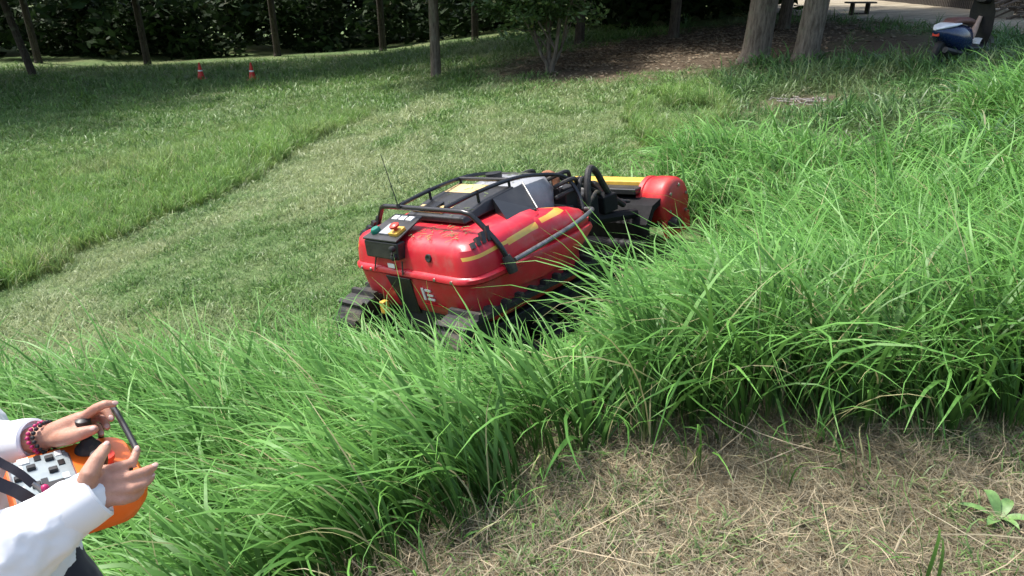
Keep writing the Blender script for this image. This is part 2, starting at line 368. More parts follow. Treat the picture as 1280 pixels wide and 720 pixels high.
clump_grass('tall_grass', 'tall lush arching green grass in front of and beside the mower', x, y, 21, Lh, wind, np.where(left, 1.4, .8), .0132, dryp=.07, bendr=(1.0, 2.5), keep=keep)
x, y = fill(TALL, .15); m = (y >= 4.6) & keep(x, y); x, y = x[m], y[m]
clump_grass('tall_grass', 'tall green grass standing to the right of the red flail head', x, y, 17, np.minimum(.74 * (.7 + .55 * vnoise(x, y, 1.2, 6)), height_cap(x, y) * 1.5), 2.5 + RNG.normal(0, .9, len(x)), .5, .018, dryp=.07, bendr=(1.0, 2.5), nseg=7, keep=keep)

x, y = fill([(-1.0, .9), (4.2, 1.6), (4.2, 2.6), (-.2, 2.6)], .07); st_ = strawness(x, y); m = ~inpoly(x, y, TALL) & (st_ > .05) & (RNG.uniform(0, 1, len(x)) < np.interp(y - np.interp(x, [-1, -.6, 0, .35, 6], [.8, 1.45, 1.9, 2.3, 2.4]), [-.7, -.25, .1], [.012, .07, .5])); x, y = x[m], y[m]
clump_grass('stray_grass', 'short loose green and dry blades along the ragged edge of the tall grass', x, y, 9, RNG.uniform(.12, .42, len(x)), 3.6 + RNG.normal(0, 1.0, len(x)), .8, .008, dryp=.3, bendr=(.8, 2.4), nseg=6)
# single tussocks of broad-bladed grass on the right
for (px, py, nb, ln, lb) in ((1228, 205, 110, .85, 'large bluish-green tussock of broad grass at the right below the scooter'), (1262, 128, 60, .6, 'bluish-green tussock at the right edge above the large tussock'), (1205, 128, 34, .5, 'small arching grass tussock just below the scooter'), (1150, 232, 40, .5, 'low broad-bladed tussock left of the large bluish one'), (1240, 72, 26, .55, 'few long pale arching stems beside the scooter')):
    T = at(px, py); a = RNG.uniform(0, 6.283, nb); r = np.sqrt(RNG.uniform(0, 1, nb)) * .12; bs = np.stack([r * np.cos(a), r * np.sin(a), np.full(nb, -.03)], -1)
    V, F, h, pv = blades(bs, a + RNG.normal(0, .5, nb), ln * RNG.uniform(.5, 1.1, nb), .02 * RNG.uniform(.5, 1.2, nb), RNG.uniform(1.6, 2.8, nb), np.abs(RNG.normal(.25, .2, nb)), 8, RNG.normal(0, .3, nb))
    t_ = empty('grass_tussock', T); tag(t_, lb, 'tussock', 'tussocks on the right')
    npmesh('blades', V, F, M['tussock'], {'h': h, 'rnd': np.repeat(RNG.uniform(.2, 1, nb), pv), 'tone': np.repeat((RNG.uniform(0, 1, nb) < .05) * .8, pv), 'dryv': np.clip(.5 - h * 5, 0, 1)}, t_)
# scattered tufts as instances
def tuft_collection(name, n, per, spread, L, W, bend, lean, mat, nseg=4, dryp=.1):
    c = bpy.data.collections.new(name)
    for i in range(n):
        a = RNG.uniform(0, 2 * np.pi, per); r = np.sqrt(RNG.uniform(0, 1, per)) * spread
        base = np.stack([r * np.cos(a), r * np.sin(a), np.full(per, -.01)], -1)
        V, F, h, pv = blades(base, RNG.uniform(0, 2 * np.pi, per), RNG.uniform(*L, per), W * RNG.uniform(.6, 1.3, per), RNG.uniform(*bend, per), RNG.uniform(*lean, per), nseg, RNG.normal(0, .4, per))
        dry = np.repeat((RNG.uniform(0, 1, per) < dryp) * 1.0, pv)
        o = npmesh(name + '_piece', V, F, M[mat], {'h': h, 'dryv': dry}); COL.objects.unlink(o); c.objects.link(o)
    return c
def scatter(name, label, x, y, coll, ncoll, scl, tone, tilt=.12, zoff=0., cat='grass', rz=None):
    n = len(x); m = bpy.data.meshes.new(name); V = np.stack([x, y, gz(x, y) + zoff], -1).astype(np.float32)
    m.vertices.add(n); m.vertices.foreach_set('co', V.ravel())
    rot = np.stack([RNG.normal(0, tilt, n), RNG.normal(0, tilt, n), RNG.uniform(0, 2 * np.pi, n) if rz is None else rz], -1).astype(np.float32)
    m.attributes.new('rot', 'FLOAT_VECTOR', 'POINT').data.foreach_set('vector', rot.ravel())
    for nm, a in (('scl', scl), ('tone', tone), ('rnd', RNG.uniform(0, 1, n))): m.attributes.new(nm, 'FLOAT', 'POINT').data.foreach_set('value', np.broadcast_to(np.asarray(a, np.float32), (n,)).copy())
    m.attributes.new('idx', 'INT', 'POINT').data.foreach_set('value', RNG.integers(0, ncoll, n).astype(np.int32))
    o = bpy.data.objects.new(name, m); COL.objects.link(o)
    ng = bpy.data.node_groups.new(name + '_scatter', 'GeometryNodeTree')
    ng.interface.new_socket('Geometry', in_out='INPUT', socket_type='NodeSocketGeometry'); ng.interface.new_socket('Geometry', in_out='OUTPUT', socket_type='NodeSocketGeometry')
    N = ng.nodes.new; gi = N('NodeGroupInput'); go = N('NodeGroupOutput'); ip = N('GeometryNodeInstanceOnPoints'); ci = N('GeometryNodeCollectionInfo')
    ci.inputs[0].default_value = coll; ci.inputs['Separate Children'].default_value = True; ip.inputs['Pick Instance'].default_value = True
    def na(nm, dt): q = N('GeometryNodeInputNamedAttribute'); q.data_type = dt; q.inputs[0].default_value = nm; return q.outputs[0]
    Lk = ng.links.new; Lk(gi.outputs[0], ip.inputs['Points']); Lk(ci.outputs[0], ip.inputs['Instance']); Lk(na('rot', 'FLOAT_VECTOR'), ip.inputs['Rotation'])
    Lk(na('scl', 'FLOAT'), ip.inputs['Scale']); Lk(na('idx', 'INT'), ip.inputs['Instance Index']); Lk(ip.outputs[0], go.inputs[0])
    md = o.modifiers.new('scatter', 'NODES'); md.node_group = ng
    return tag(o, label, cat, kind='stuff')
mown_c = tuft_collection('mown_tuft', 8, 44, .12, (.03, .10), .008, (.3, 1.3), (.3, 1.35), 'mown', 3, .05)
mead_c = tuft_collection('meadow_tuft', 8, 26, .10, (.24, .50), .014, (.6, 1.8), (.0, .35), 'meadow', 5, .05)
rough_c = tuft_collection('rough_tuft', 8, 18, .12, (.08, .28), .013, (.6, 2.2), (.0, .8), 'rough', 4, .05)
straw_c = tuft_collection('straw_tuft', 10, 56, .12, (.025, .15), .0030, (-.2, .25), (1.1, 1.62), 'straw', 2, .35)

def jitter_grid(x0, x1, y0, y1, sp):
    x, y = [q.ravel() for q in np.meshgrid(np.arange(x0, x1, sp), np.arange(y0, y1, sp))]
    x = x + RNG.uniform(-.5, .5, len(x)) * sp; y = y + RNG.uniform(-.5, .5, len(y)) * sp
    px, py = proj(x, y, gz(x, y)); m = (px > -260) & (px < 1540) & (py < 1000); return x[m], y[m]
XS, YS, SC = [], [], []
for y0, y1, sp, sc in ((.2, 8.5, .10, 1.0), (8.5, 14, .15, 1.4), (14, 22, .24, 2.0), (22, 36, .42, 3.0)):
    x, y = jitter_grid(-26, 24, y0, y1, sp); XS.append(x); YS.append(y); SC.append(np.full(len(x), sc))
x = np.concatenate(XS); y = np.concatenate(YS); sc = np.concatenate(SC)
bd = band_dist(x, y); intall = inpoly(x, y, TALL); onpath = inpoly(x, y, pathpoly); bare = bareness(x, y)
right = (x > np.interp(y, [3, 7, 12, 20], [2.2, 2.9, 3.4, 6.0]))                     # rough ground to the right of the cut strip
cut = ((bd < 0) | (bd > 2.6) | (y > 13.5)) & ~intall & ~onpath & keep(x, y) & (RNG.uniform(0, 1, len(x)) > bare * 1.1) & ((strawness(x, y) < .4) | (x < -.6)) & ~right
sw = np.clip(-.10 + .8 * (vnoise(x, y, .6, 41) - .5) + 2.8 * (vnoise(bd * 1.0, y * .25, .45, 11) - .36) * np.exp(-((bd + 1.6) / 1.6) ** 2) + .5 * (vnoise(x, y, .25, 12) - .35) + .45 * np.exp(-((x - .7) / 1.6) ** 2 - ((y - 12.5) / 3) ** 2), 0, .85)
scatter('mown_grass', 'short pale green freshly mown grass with clippings left of the mower', x[cut], y[cut], mown_c, 8, sc[cut] * RNG.uniform(.75, 1.25, cut.sum()) * (.65 + .9 * vnoise(x[cut], y[cut], .35, 52) ** 1.5), sw[cut])
rg = right & ~intall & ~onpath & keep(x, y) & (RNG.uniform(0, 1, len(x)) > bare * 1.05) & (strawness(x, y) < .4)
scatter('rough_grass', 'rough knee-high grass and weeds on the right below the scooter', x[rg], y[rg], rough_c, 8, np.minimum(sc[rg], 1.8) * RNG.uniform(.5, 1.2, rg.sum()) * (.6 + .8 * vnoise(x[rg], y[rg], 1.2, 15)), np.clip(.7 * (vnoise(x[rg], y[rg], .9, 14) - .4), 0, .6))
# uncut band on the left, tall along its edge and thinner behind
XS, YS, SC = [], [], []
for y0, y1, sp, sc_ in ((3, 11, .12, 1.0), (11, 18, .16, 1.2), (18, 30, .32, 1.4)):
    a, b = jitter_grid(-24, 2, y0, y1, sp); XS.append(a); YS.append(b); SC.append(np.full(len(a), sc_))
x = np.concatenate(XS); y = np.concatenate(YS); sc = np.concatenate(SC); bd = band_dist(x, y)
hgt = np.interp(bd, [0, .3, 2.4, 4.0, 6], [.55, .80, .74, .5, .36]) * np.interp(y, [5, 14, 17, 20], [1, .95, .5, .3]) * (.75 + .5 * vnoise(x, y, .9, 20))
mm = (bd > 0) & ~inpoly(x, y, TALL) & (RNG.uniform(0, 1, len(x)) > bareness(x, y))
scatter('meadow_grass', 'uncut band of long bright green grass left of the mown strip', x[mm], y[mm], mead_c, 8, hgt[mm] * sc[mm], np.clip(.6 * (vnoise(x[mm], y[mm], 1.3, 21) - .55), 0, .5), .16)
# patches of longer grass beyond the flail head
P2 = polyw([(775, 150), (790, 118), (880, 108), (930, 150), (900, 190), (830, 205), (800, 185)])
x, y = fill(P2, .15); m = vnoise(x, y, .5, 44) > .3; x, y = x[m], y[m]; scatter('meadow_grass', 'patch of longer green grass beyond the flail head before the big trunks', x, y, mead_c, 8, .8 * (.6 + .6 * vnoise(x, y, .8, 22)), np.clip(.5 * (vnoise(x, y, .6, 23) - .5), 0, .4))
# dry cut strip at the camera's feet
x, y = jitter_grid(-2.2, 4.2, .2, 3.1, .06); st = strawness(x, y); m = (RNG.uniform(0, 1, len(x)) < np.clip(st * 1.3, 0, 1)) & off_person(x, y)
x, y = x[m], y[m]
scatter('straw', 'dry tan cut grass lying on the ground in the foreground', x, y, straw_c, 10, RNG.uniform(.5, 1.25, len(x)), np.clip(1.7 * (vnoise(x, y, .16, 31) - .3), 0, .9) , .10, .012)
m = RNG.uniform(0, 1, len(x)) < .25 + .75 * (vnoise(x, y, .4, 30) > .52)
m &= RNG.uniform(0, 1, len(x)) < np.interp(x, [.4, 1.6], [.5, 1.0])
scatter('short_grass', 'sparse short green shoots coming up through the dry cuttings', x[m], y[m], mown_c, 8, RNG.uniform(.5, 1.0, m.sum()), RNG.uniform(0, .45, m.sum()))
# long loose stalks lying across the cuttings
n = 420; x = RNG.uniform(-1.0, 3.6, n); y = RNG.uniform(.9, 2.75, n); st = strawness(x, y) > .35; x, y = x[st], y[st]; n = len(x)
V, F, h, pv = blades(np.stack([x, y, gz(x, y) + RNG.uniform(.02, .07, n)], -1), RNG.uniform(0, 2 * np.pi, n), RNG.uniform(.15, .55, n), np.full(n, .0034) * RNG.uniform(.6, 1.4, n), RNG.uniform(-.3, .3, n), RNG.uniform(1.38, 1.66, n), 5, RNG.normal(0, .35, n))
M['stalk'] = leafy('stalk', (.30, .25, .17), (.42, .37, .26), (.22, .25, .11), .1, inst=False, rough=.5)
tag(npmesh('dry_stalks', V, F, M['stalk'], {'h': h, 'rnd': np.repeat(RNG.uniform(0, 1, n), pv), 'tone': np.repeat((RNG.uniform(0, 1, n) < .25) * .8, pv), 'dryv': np.zeros(len(V))}), 'long loose dry stalks strewn over the cut strip', 'straw', kind='stuff')

# ------------------------------------------------------------------ trees
def leaves(centers, radii, n, size, flat=.55):
    k = RNG.integers(0, len(centers), n); d = RNG.normal(0, 1, (n, 3)); d /= np.linalg.norm(d, axis=1)[:, None]
    p = np.array(centers)[k] + d * (np.array(radii)[k] * RNG.uniform(.25, 1.0, n)[:, None] ** .5)
    a = RNG.normal(0, 1, (n, 3)); a[:, 2] *= flat; a /= np.linalg.norm(a, axis=1)[:, None]
    b = RNG.normal(0, 1, (n, 3)); b = b - a * (a * b).sum(1)[:, None]; b /= np.linalg.norm(b, axis=1)[:, None]
    s = size * RNG.uniform(.6, 1.35, n)[:, None]
    nrm = np.cross(a, b)
    V = np.stack([p - a * s, p + b * s * .42 + nrm * s * .1, p + a * s, p - b * s * .42 + nrm * s * .1], 1)
    F = np.arange(n * 4).reshape(n, 4)
    cr = RNG.uniform(0, 1, len(centers))[k]
    return V.reshape(-1, 3), F, {'h': np.repeat(RNG.uniform(0, 1, n), 4), 'rnd': np.repeat(np.clip(cr * .6 + RNG.uniform(0, .4, n), 0, 1), 4), 'tone': np.repeat((RNG.uniform(0, 1, n) < .03) * .6, 4), 'dryv': np.zeros(n * 4)}
def tree(name, label, base, h, r, crown_c, crown_r, nclump, nleaf, lsize, stems=None, mat='leaf', barkm='bark', lean=(0, 0), fork=.55, group=None, clump=.28, flare=1.5):
    base = Vector(base); t = empty(name, base); tag(t, label, 'tree', group)
    top = Vector((lean[0], lean[1], h)); b = MB()
    cc = Vector(crown_c); C, RR = [], []
    for i in range(nclump):
        d = Vector(RNG.normal(0, 1, 3)).normalized() * (RNG.uniform(.2, 1) ** .5)
        C.append((cc.x + d.x * crown_r[0], cc.y + d.y * crown_r[1], cc.z + d.z * crown_r[2])); q = clump * RNG.uniform(.6, 1.3); RR.append((crown_r[0] * q, crown_r[1] * q, crown_r[2] * q * .75))
    if stems is None:
        rr = [r * flare, r * (1 + (flare - 1) * .3), r, r * .9, r * .7, r * .35]; zz = [-.15, .12, .45, h * .3, fork * h, h]
        b.tube([Vector((lean[0] * z / h + .05 * r * math.sin(z * 3), lean[1] * z / h, z)) for z in zz], rr, 14, 3); tips = [(Vector((lean[0] * f, lean[1] * f, h * f)), r * .5) for f in (.45, .55, .65, .75, .85, .95)]
    else:
        tips = []
        for (dx, dy, zt, rs) in stems:
            P = [Vector((dx * .06, dy * .06, -.1)), Vector((dx * .12, dy * .12, .22)), Vector((dx * .35, dy * .35, .55)), Vector((dx * .75, dy * .75, zt * .75)), Vector((dx, dy, zt))]
            b.tube(P, [rs * 1.5, rs, rs * .85, rs * .6, rs * .3], 8, 3); tips += [(P[2], rs * .6), (P[3], rs * .5), (P[3], rs * .5), (P[4], rs * .4)]
    for i in range(min(nclump, 40)):
        p0, r0 = tips[i % len(tips)]; p1 = Vector(C[i]); mid = p0.lerp(p1, .5) + Vector((RNG.normal(0, .1), RNG.normal(0, .1), .12)) * (p1 - p0).length
        b.tube([p0, mid, p1], [r0 * .8, r0 * .45, r0 * .15], 5, 3)
    b.build('trunk', M[barkm], t, smooth=60)
    V, F, A = leaves(C, RR, nleaf, lsize); npmesh('crown', V, F, M[mat], A, t)
    return t
def gp(px, py): return at(px, py)
big = 'large trees shading the ground'
T = gp(942, 78); tree('tree', 'thick grey trunk with flared roots, left of the two large trunks at top right', T, 9, .30, (0, .5, 6.2), (4.6, 4.4, 2.6), 70, 8000, .2, lean=(.35, 0), flare=1.45, group=big)
T = gp(1004, 80); tree('tree', 'smooth grey trunk leaning slightly right, right of the two large trunks at top right', T, 8.5, .25, (.6, .8, 6.0), (4.4, 4.4, 2.4), 70, 8000, .2, lean=(.5, 0), flare=1.3, group=big)
T = gp(545, 97); tree('tree', 'slim brown trunk of a tall tree left of the small multi-stemmed tree', T, 8, .155, (-.3, .4, 5.4), (3.6, 3.6, 2.6), 60, 7000, .17, flare=1.15)
T = gp(688, 91); tree('small_tree', 'small multi-stemmed tree with low dark leafy crown in the middle background', T, 3, .08, (-.25, .1, 2.35), (2.1, 1.8, 1.4), 90, 13000, .075,
     stems=[(-.85, .1, 2.3, .05), (.35, -.2, 2.6, .06), (-.15, .4, 2.8, .07), (.75, .3, 2.4, .045)], clump=.24, mat='leaflit')
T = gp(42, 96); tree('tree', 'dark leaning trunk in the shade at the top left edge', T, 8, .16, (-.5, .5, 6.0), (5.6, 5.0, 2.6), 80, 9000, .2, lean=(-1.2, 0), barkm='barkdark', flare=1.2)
# more trees of the grove: trunks stand in the shade behind, unseen crowns enlarged and set forward to cast shade
GT = [(-31, 37, 'left of all'), (-24, 38, 'second from the left'), (-18, 37, 'third from the left'), (-12, 38.5, 'behind the two red cones'), (-6.5, 38, 'left of the slim brown trunk'), (-1.8, 37, 'behind the slim brown trunk'), (2.4, 27, 'right behind the small multi-stemmed tree'), (5.2, 24.5, 'just right of the small tree'), (8.0, 22.5, 'just behind the two thick trunks'), (4.6, 31, 'deep in the gap left of the thick trunks'), (9.5, 28.5, 'farthest right')]
for i, (x, y, lb) in enumerate(GT):
    h = 8.6 + .5 * math.sin(i * 2.3); cr = 5.6 if x < 0 else 4.3; h += 4.5 if x < 0 else 0
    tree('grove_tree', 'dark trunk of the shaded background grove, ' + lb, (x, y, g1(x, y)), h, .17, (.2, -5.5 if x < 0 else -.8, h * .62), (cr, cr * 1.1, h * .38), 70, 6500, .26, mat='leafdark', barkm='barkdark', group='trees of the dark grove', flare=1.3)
for (x, y, lb) in ((-21.5, 25, 'added tall tree, unseen outside the left edge, nearer one'), (-22, 28, 'added tall tree, unseen outside the left edge, farther one')):  # unseen trees added beyond the frame to throw shade on the lawn
    tree('grove_tree', lb + ', put in so its crown shades the far lawn', (x, y, g1(x, y)), 13, .22, (1.5, -1, 8.6), (6.4, 6.0, 3.6), 80, 8000, .28, mat='leafdark', barkm='barkdark', group='added shade trees off the left edge', flare=1.3)
# dense undergrowth closing the view
C, RR = [], []
for i in range(820):
    x = RNG.uniform(-36, 34); y = np.interp(x, [-34, -10, 0, 3, 6, 11, 13, 20, 34], [39, 40, 40, 31, 28, 28, 52, 46, 40]) + RNG.uniform(0, 9); z = g1(x, y) + RNG.uniform(.1, 3.6) ; C.append((x, y, z)); RR.append((1.3, .9, .9))
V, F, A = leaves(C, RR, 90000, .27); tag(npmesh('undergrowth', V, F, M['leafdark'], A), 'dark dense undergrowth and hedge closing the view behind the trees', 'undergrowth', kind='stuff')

# ------------------------------------------------------------------ far right corner: bench, fence, stone block, brushwood
T = gp(1073, 19.5); bn = empty('bench', T); bn.rotation_euler.z = R(4); tag(bn, 'low dark wooden bench on the sandy path behind the trunks', 'bench')
MB().box((0, 0, .40), (1.0, .30, .05)).build('seat', M['wood'], bn, bevel=.006)
for s in (-1, 1): MB().box((s * .27, 0, .185), (.055, .24, .37)).build('leg', M['wood'], bn, bevel=.006)
MB().box((0, 0, .05), (.485, .05, .06)).build('stretcher', M['wood'], bn, bevel=.005)
F0 = gp(1085, 0); F1 = gp(1290, 20); print('fence', F0, F1)
fn = empty('fence', (F0.x, F0.y, g1(F0.x, F0.y))); tag(fn, 'dark upright slat fence behind the sandy path', 'fence')
d = (F1 - F0); L_ = d.length; ang = math.atan2(d.y, d.x); d.normalize(); nsl = int(L_ / .16)
sm = MB().box((0, 0, .8), (.10, .025, 1.6)).mesh('slat'); sm.materials.append(M['wood'])
for i in range(nsl):
    o = bpy.data.objects.new('slat', sm); COL.objects.link(o); o.parent = fn; p = d * (i * .16); o.location = (p.x, p.y, g1(F0.x + p.x, F0.y + p.y) - fn.location.z + random.uniform(-.02, .02)); o.rotation_euler.z = ang
zend = g1(F1.x, F1.y) - fn.location.z
for z in (.35, 1.25):
    MB().tube([Vector((0, .045, z)), Vector((d.x * L_, d.y * L_ + .045, z + zend))], .035, 6).build('rail', M['wood'], fn)
T = gp(1243, 22); sb = MB(); sb.prism([(-.42, -.16, 0), (.40, -.18, 0), (.44, .17, 0), (-.38, .16, 0)], (.02, .0, .26)); o = sb.build('stone_block', M['stone'], None, bevel=.03, seg=3, loc=(T.x, T.y, T.z - .02)); o.rotation_euler.z = R(-6)
tag(o, 'pale squared stone block beside the brushwood pile on the path', 'stone block')
T = gp(1268, 24); bw = MB()
for i in range(34):
    a = random.uniform(-.5, .5) + (math.pi if random.random() < .3 else 0); l = random.uniform(.5, 1.3); z = random.uniform(.03, .6); c = Vector((random.uniform(-.5, .9), random.uniform(-.35, .35), z)); dv = Vector((math.cos(a), math.sin(a) * .5, random.uniform(.1, .5))) * l / 2
    bw.tube([c - dv, c + Vector((random.uniform(-.06, .06), random.uniform(-.06, .06), .05)), c + dv], [.03, .026, .014], 6, 2)
tag(bw.build('brushwood', M['twig'], None, loc=(T.x + .2, T.y, T.z)), 'heap of dead dark branches at the right edge by the path', 'branches')
T = gp(1008, 128); bw = MB()
for i in range(70):
    a = random.uniform(0, 6.28); l = random.uniform(.06, .3); c = Vector((random.gauss(0, .3), random.gauss(0, .18), random.uniform(.01, .06))); dv = Vector((math.cos(a), math.sin(a), random.uniform(-.1, .2))) * l / 2
    bw.tube([c - dv, c, c + dv], [.008, .007, .004], 4)
M['twigpale'] = simple('pale_twig', (.27, .24, .22), .85, var=.4, scale=20)
tag(bw.build('twig_litter', M['twigpale'], None, loc=T), 'grey twigs and dead stalks scattered on a bare patch in the grass', 'twigs', kind='stuff')
n = 9000; T = at(880, 62); x = RNG.normal(T.x, 3.4, n); y = RNG.normal(T.y + 2.2, 3.0, n); m = bareness(x, y) > .15; x, y = x[m], y[m]; n = len(x)
a = RNG.uniform(0, 6.283, n); sz = RNG.uniform(.03, .075, n); V = []; zz = gz(x, y)
for da, q in ((0, 1), (1.57, .5), (3.14, 1), (4.71, .5)): V.append(np.stack([x + np.cos(a + da) * sz * q, y + np.sin(a + da) * sz * q, zz + .02 + RNG.uniform(0, .035, n)], -1))
M['litter'] = leafy('dead_leaf', (.10, .07, .045), (.24, .18, .12), (.3, .27, .2), .1, inst=False, rough=.8, spec=.2)
tag(npmesh('leaf_litter', np.stack(V, 1).reshape(-1, 3), np.arange(n * 4).reshape(n, 4), M['litter'], {'h': np.repeat(RNG.uniform(0, 1, n), 4), 'rnd': np.repeat(RNG.uniform(0, 1, n), 4), 'tone': np.repeat(RNG.uniform(0, .6, n), 4), 'dryv': np.zeros(n * 4)}), 'dead brown leaves on the bare earth under the large trees', 'leaf litter', kind='stuff')
# red cones half lost in the shade
M['cone'] = simple('cone_red', (.55, .03, .02), .5, var=.2); M['white'] = simple('white_plastic', (.75, .75, .72), .5)
for (px, py, lb) in ((252, 99, 'small red cone in the shade at top left, left of the pair'), (316, 100, 'small red cone in the shade at top left, right of the pair')):
    T = gp(px, py); c = empty('traffic_cone', T); tag(c, lb, 'cone', 'red cones in the shade')
    MB().box((0, 0, .015), (.36, .36, .03)).build('base', M['cone'], c, bevel=.008); MB().lathe([(.14, .03), (.10, .22), (.028, .62), (.01, .63)], seg=16).build('body', M['cone'], c)
    MB().lathe([(.088, .30), (.078, .35), (.076, .352), (.086, .298)], seg=16).build('band', M['white'], c)

# ------------------------------------------------------------------ radio-controlled flail mower (local frame: x forward, y left, z up)
def red_mat():
    q = NT('red_paint'); co = q.obj(); sp = q.n('ShaderNodeSeparateXYZ'); q.l(co, sp.inputs[0]); X, Y, Z = sp.outputs
    f = q.noise(9, 6, co); base = q.ramp(f, [(.3, (.52, .010, .024)), (.7, (.61, .017, .036))])
    def band(a, b, lo, hi, x0, x1):                                   # printed stripe on both flanks: z between a*x+b+lo and +hi
        d = q.math('SUBTRACT', Z, q.math('MULTIPLY_ADD', X, a, b))
        m = q.math('MULTIPLY', q.math('GREATER_THAN', d, lo), q.math('LESS_THAN', d, hi)); m = q.math('MULTIPLY', m, q.math('GREATER_THAN', X, x0)); m = q.math('MULTIPLY', m, q.math('LESS_THAN', X, x1))
        return q.math('MULTIPLY', m, q.math('GREATER_THAN', q.math('ABSOLUTE', Y), .40))
    wav = q.math('MULTIPLY', q.math('SINE', q.math('MULTIPLY', X, 9)), .012)
    s1 = band(.06, .735, -.011, .011, .03, .36)
    yel = q.ramp(q.noise(3, 3, co), [(.35, (.72, .30, .05)), (.65, (.78, .50, .09))])
    c = q.mix(s1, base, (.75, .42, .07))
    s2 = q.math('MULTIPLY', band(.10, .70, -.004, .036, .36, .64), 1.0); c = q.mix(s2, c, yel)
    s3 = band(.02, .77, -.002, .026, .68, .95); c = q.mix(s3, c, yel)
    dd = q.ramp(q.noise(6, 8, co, .7), [(.5, (0, 0, 0)), (.78, (.5,) * 3)]); c = q.mix(dd, c, (.30, .20, .16)); low = q.n('ShaderNodeMapRange'); q.l(Z, low.inputs[0]); low.inputs[1].default_value = .30; low.inputs[2].default_value = .52; low.inputs[3].default_value = .75; low.inputs[4].default_value = .0; sp2 = q.math('MULTIPLY', low.outputs[0], q.ramp(q.noise(22, 8, co, .75), [(.42, (0, 0, 0)), (.62, (1, 1, 1))])); c = q.mix(sp2, c, (.10, .075, .05))
    q.col(c); q.set(Roughness=.4, Specular_IOR_Level=.5, Coat_Weight=.2, Coat_Roughness=.3); q.bump(q.noise(4, 4, co), .06, .01); return q.m
M['red'] = red_mat()
M['red2'] = simple('red_paint_worn', (.46, .018, .02), .45, var=.2, scale=9, dirt=(.16, .11, .07), dirtamt=.6)
M['black'] = simple('black_plastic', (.018, .018, .02), .42, var=.3, scale=14, dirt=(.09, .08, .06), dirtamt=.35)
M['blackgloss'] = simple('black_paint', (.014, .014, .016), .28, var=.2, scale=10)
M['black2'] = simple('black_casting', (.008, .008, .009), .7, var=.3, scale=14, spec=.2)
M['rubber'] = simple('rubber', (.016, .016, .017), .7, var=.4, scale=18, bump=.5, dirt=(.12, .10, .06), dirtamt=.85)
M['steel'] = simple('worn_steel', (.42, .41, .40), .35, .9, var=.25, scale=22, dirt=(.12, .09, .07))
M['grey'] = simple('grey_cover', (.30, .31, .33), .45, .2, var=.2, scale=9, dirt=(.08, .07, .06))
M['dark'] = simple('dark_metal', (.02, .021, .024), .55, .2, var=.4, scale=16, dirt=(.06, .05, .04), dirtamt=.4)
M['yellow'] = simple('yellow_paint', (.70, .42, .06), .45, var=.15, scale=12, dirt=(.2, .15, .08))
M['palyellow'] = simple('pale_yellow_print', (.74, .50, .22), .4, var=.18, scale=5)
M['green'] = simple('green_lens', (.01, .16, .11), .3); M['redbtn'] = simple('red_button', (.62, .05, .03), .35)
M['rust'] = simple('rusty_metal', (.28, .12, .06), .75, .2, var=.5, scale=18)
M['glass'] = simple('smoked_panel', (.015, .016, .018), .3, var=.2, scale=6, dirt=(.10, .10, .09), dirtamt=.3)
M['tube'] = simple('scuffed_tube', (.20, .20, .20), .4, .7, var=.4, scale=25, dirt=(.05, .04, .04))
M['decal'] = simple('decal_white', (.72, .71, .70), .5, var=.1)
mo = empty('mower'); mo.matrix_world = MOWER_M
tag(mo, 'red and black tracked remote-control mower with roll bars working in the tall grass', 'mower')
def rrect(x0, x1, hy, z, rad, n=7, hy1=None, dz=0.):
    """rounded rectangle ring; hy1 = half width at the front, dz lifts the front"""
    hy1 = hy if hy1 is None else hy1; P = []
    for cx, cy, a0 in ((x0 + rad, -(hy - rad), 180), (x1 - rad, -(hy1 - rad), 270), (x1 - rad, hy1 - rad, 0), (x0 + rad, hy - rad, 90)):
        for k in range(n):
            a = R(a0 + 90 * k / (n - 1)); P.append(Vector((cx + rad * math.cos(a), cy + rad * math.sin(a), z + dz * (cx - x0))))
    return P
# lower tub
MB().loft([rrect(.14, 1.05, .50, .285, .10), rrect(.08, 1.08, .575, .305, .13), rrect(.045, 1.10, .60, .37, .15), rrect(.012, 1.11, .60, .49, .16), rrect(.0, 1.12, .61, .575, .16)]).build('lower_body', M['red'], mo, smooth=50)
MB().loft([rrect(.0, 1.12, .612, .577, .16), rrect(-.018, 1.13, .632, .59, .165), rrect(-.018, 1.13, .632, .614, .165), rrect(-.004, 1.12, .612, .63, .16)]).build('rim', M['red'], mo, smooth=50)
# upper shell: rounded rear deck
up = MB().loft([rrect(.004, .78, .607, .632, .13), rrect(.012, .78, .602, .69, .125, dz=.01), rrect(.020, .78, .592, .74, .12, dz=.02), rrect(.032, .78, .578, .78, .11, dz=.03), rrect(.055, .77, .555, .805, .105, dz=.04), rrect(.10, .75, .505, .825, .10, dz=.05), rrect(.22, .70, .36, .835, .10, dz=.06)])
up.build('upper_shell', M['red'], mo, smooth=28)
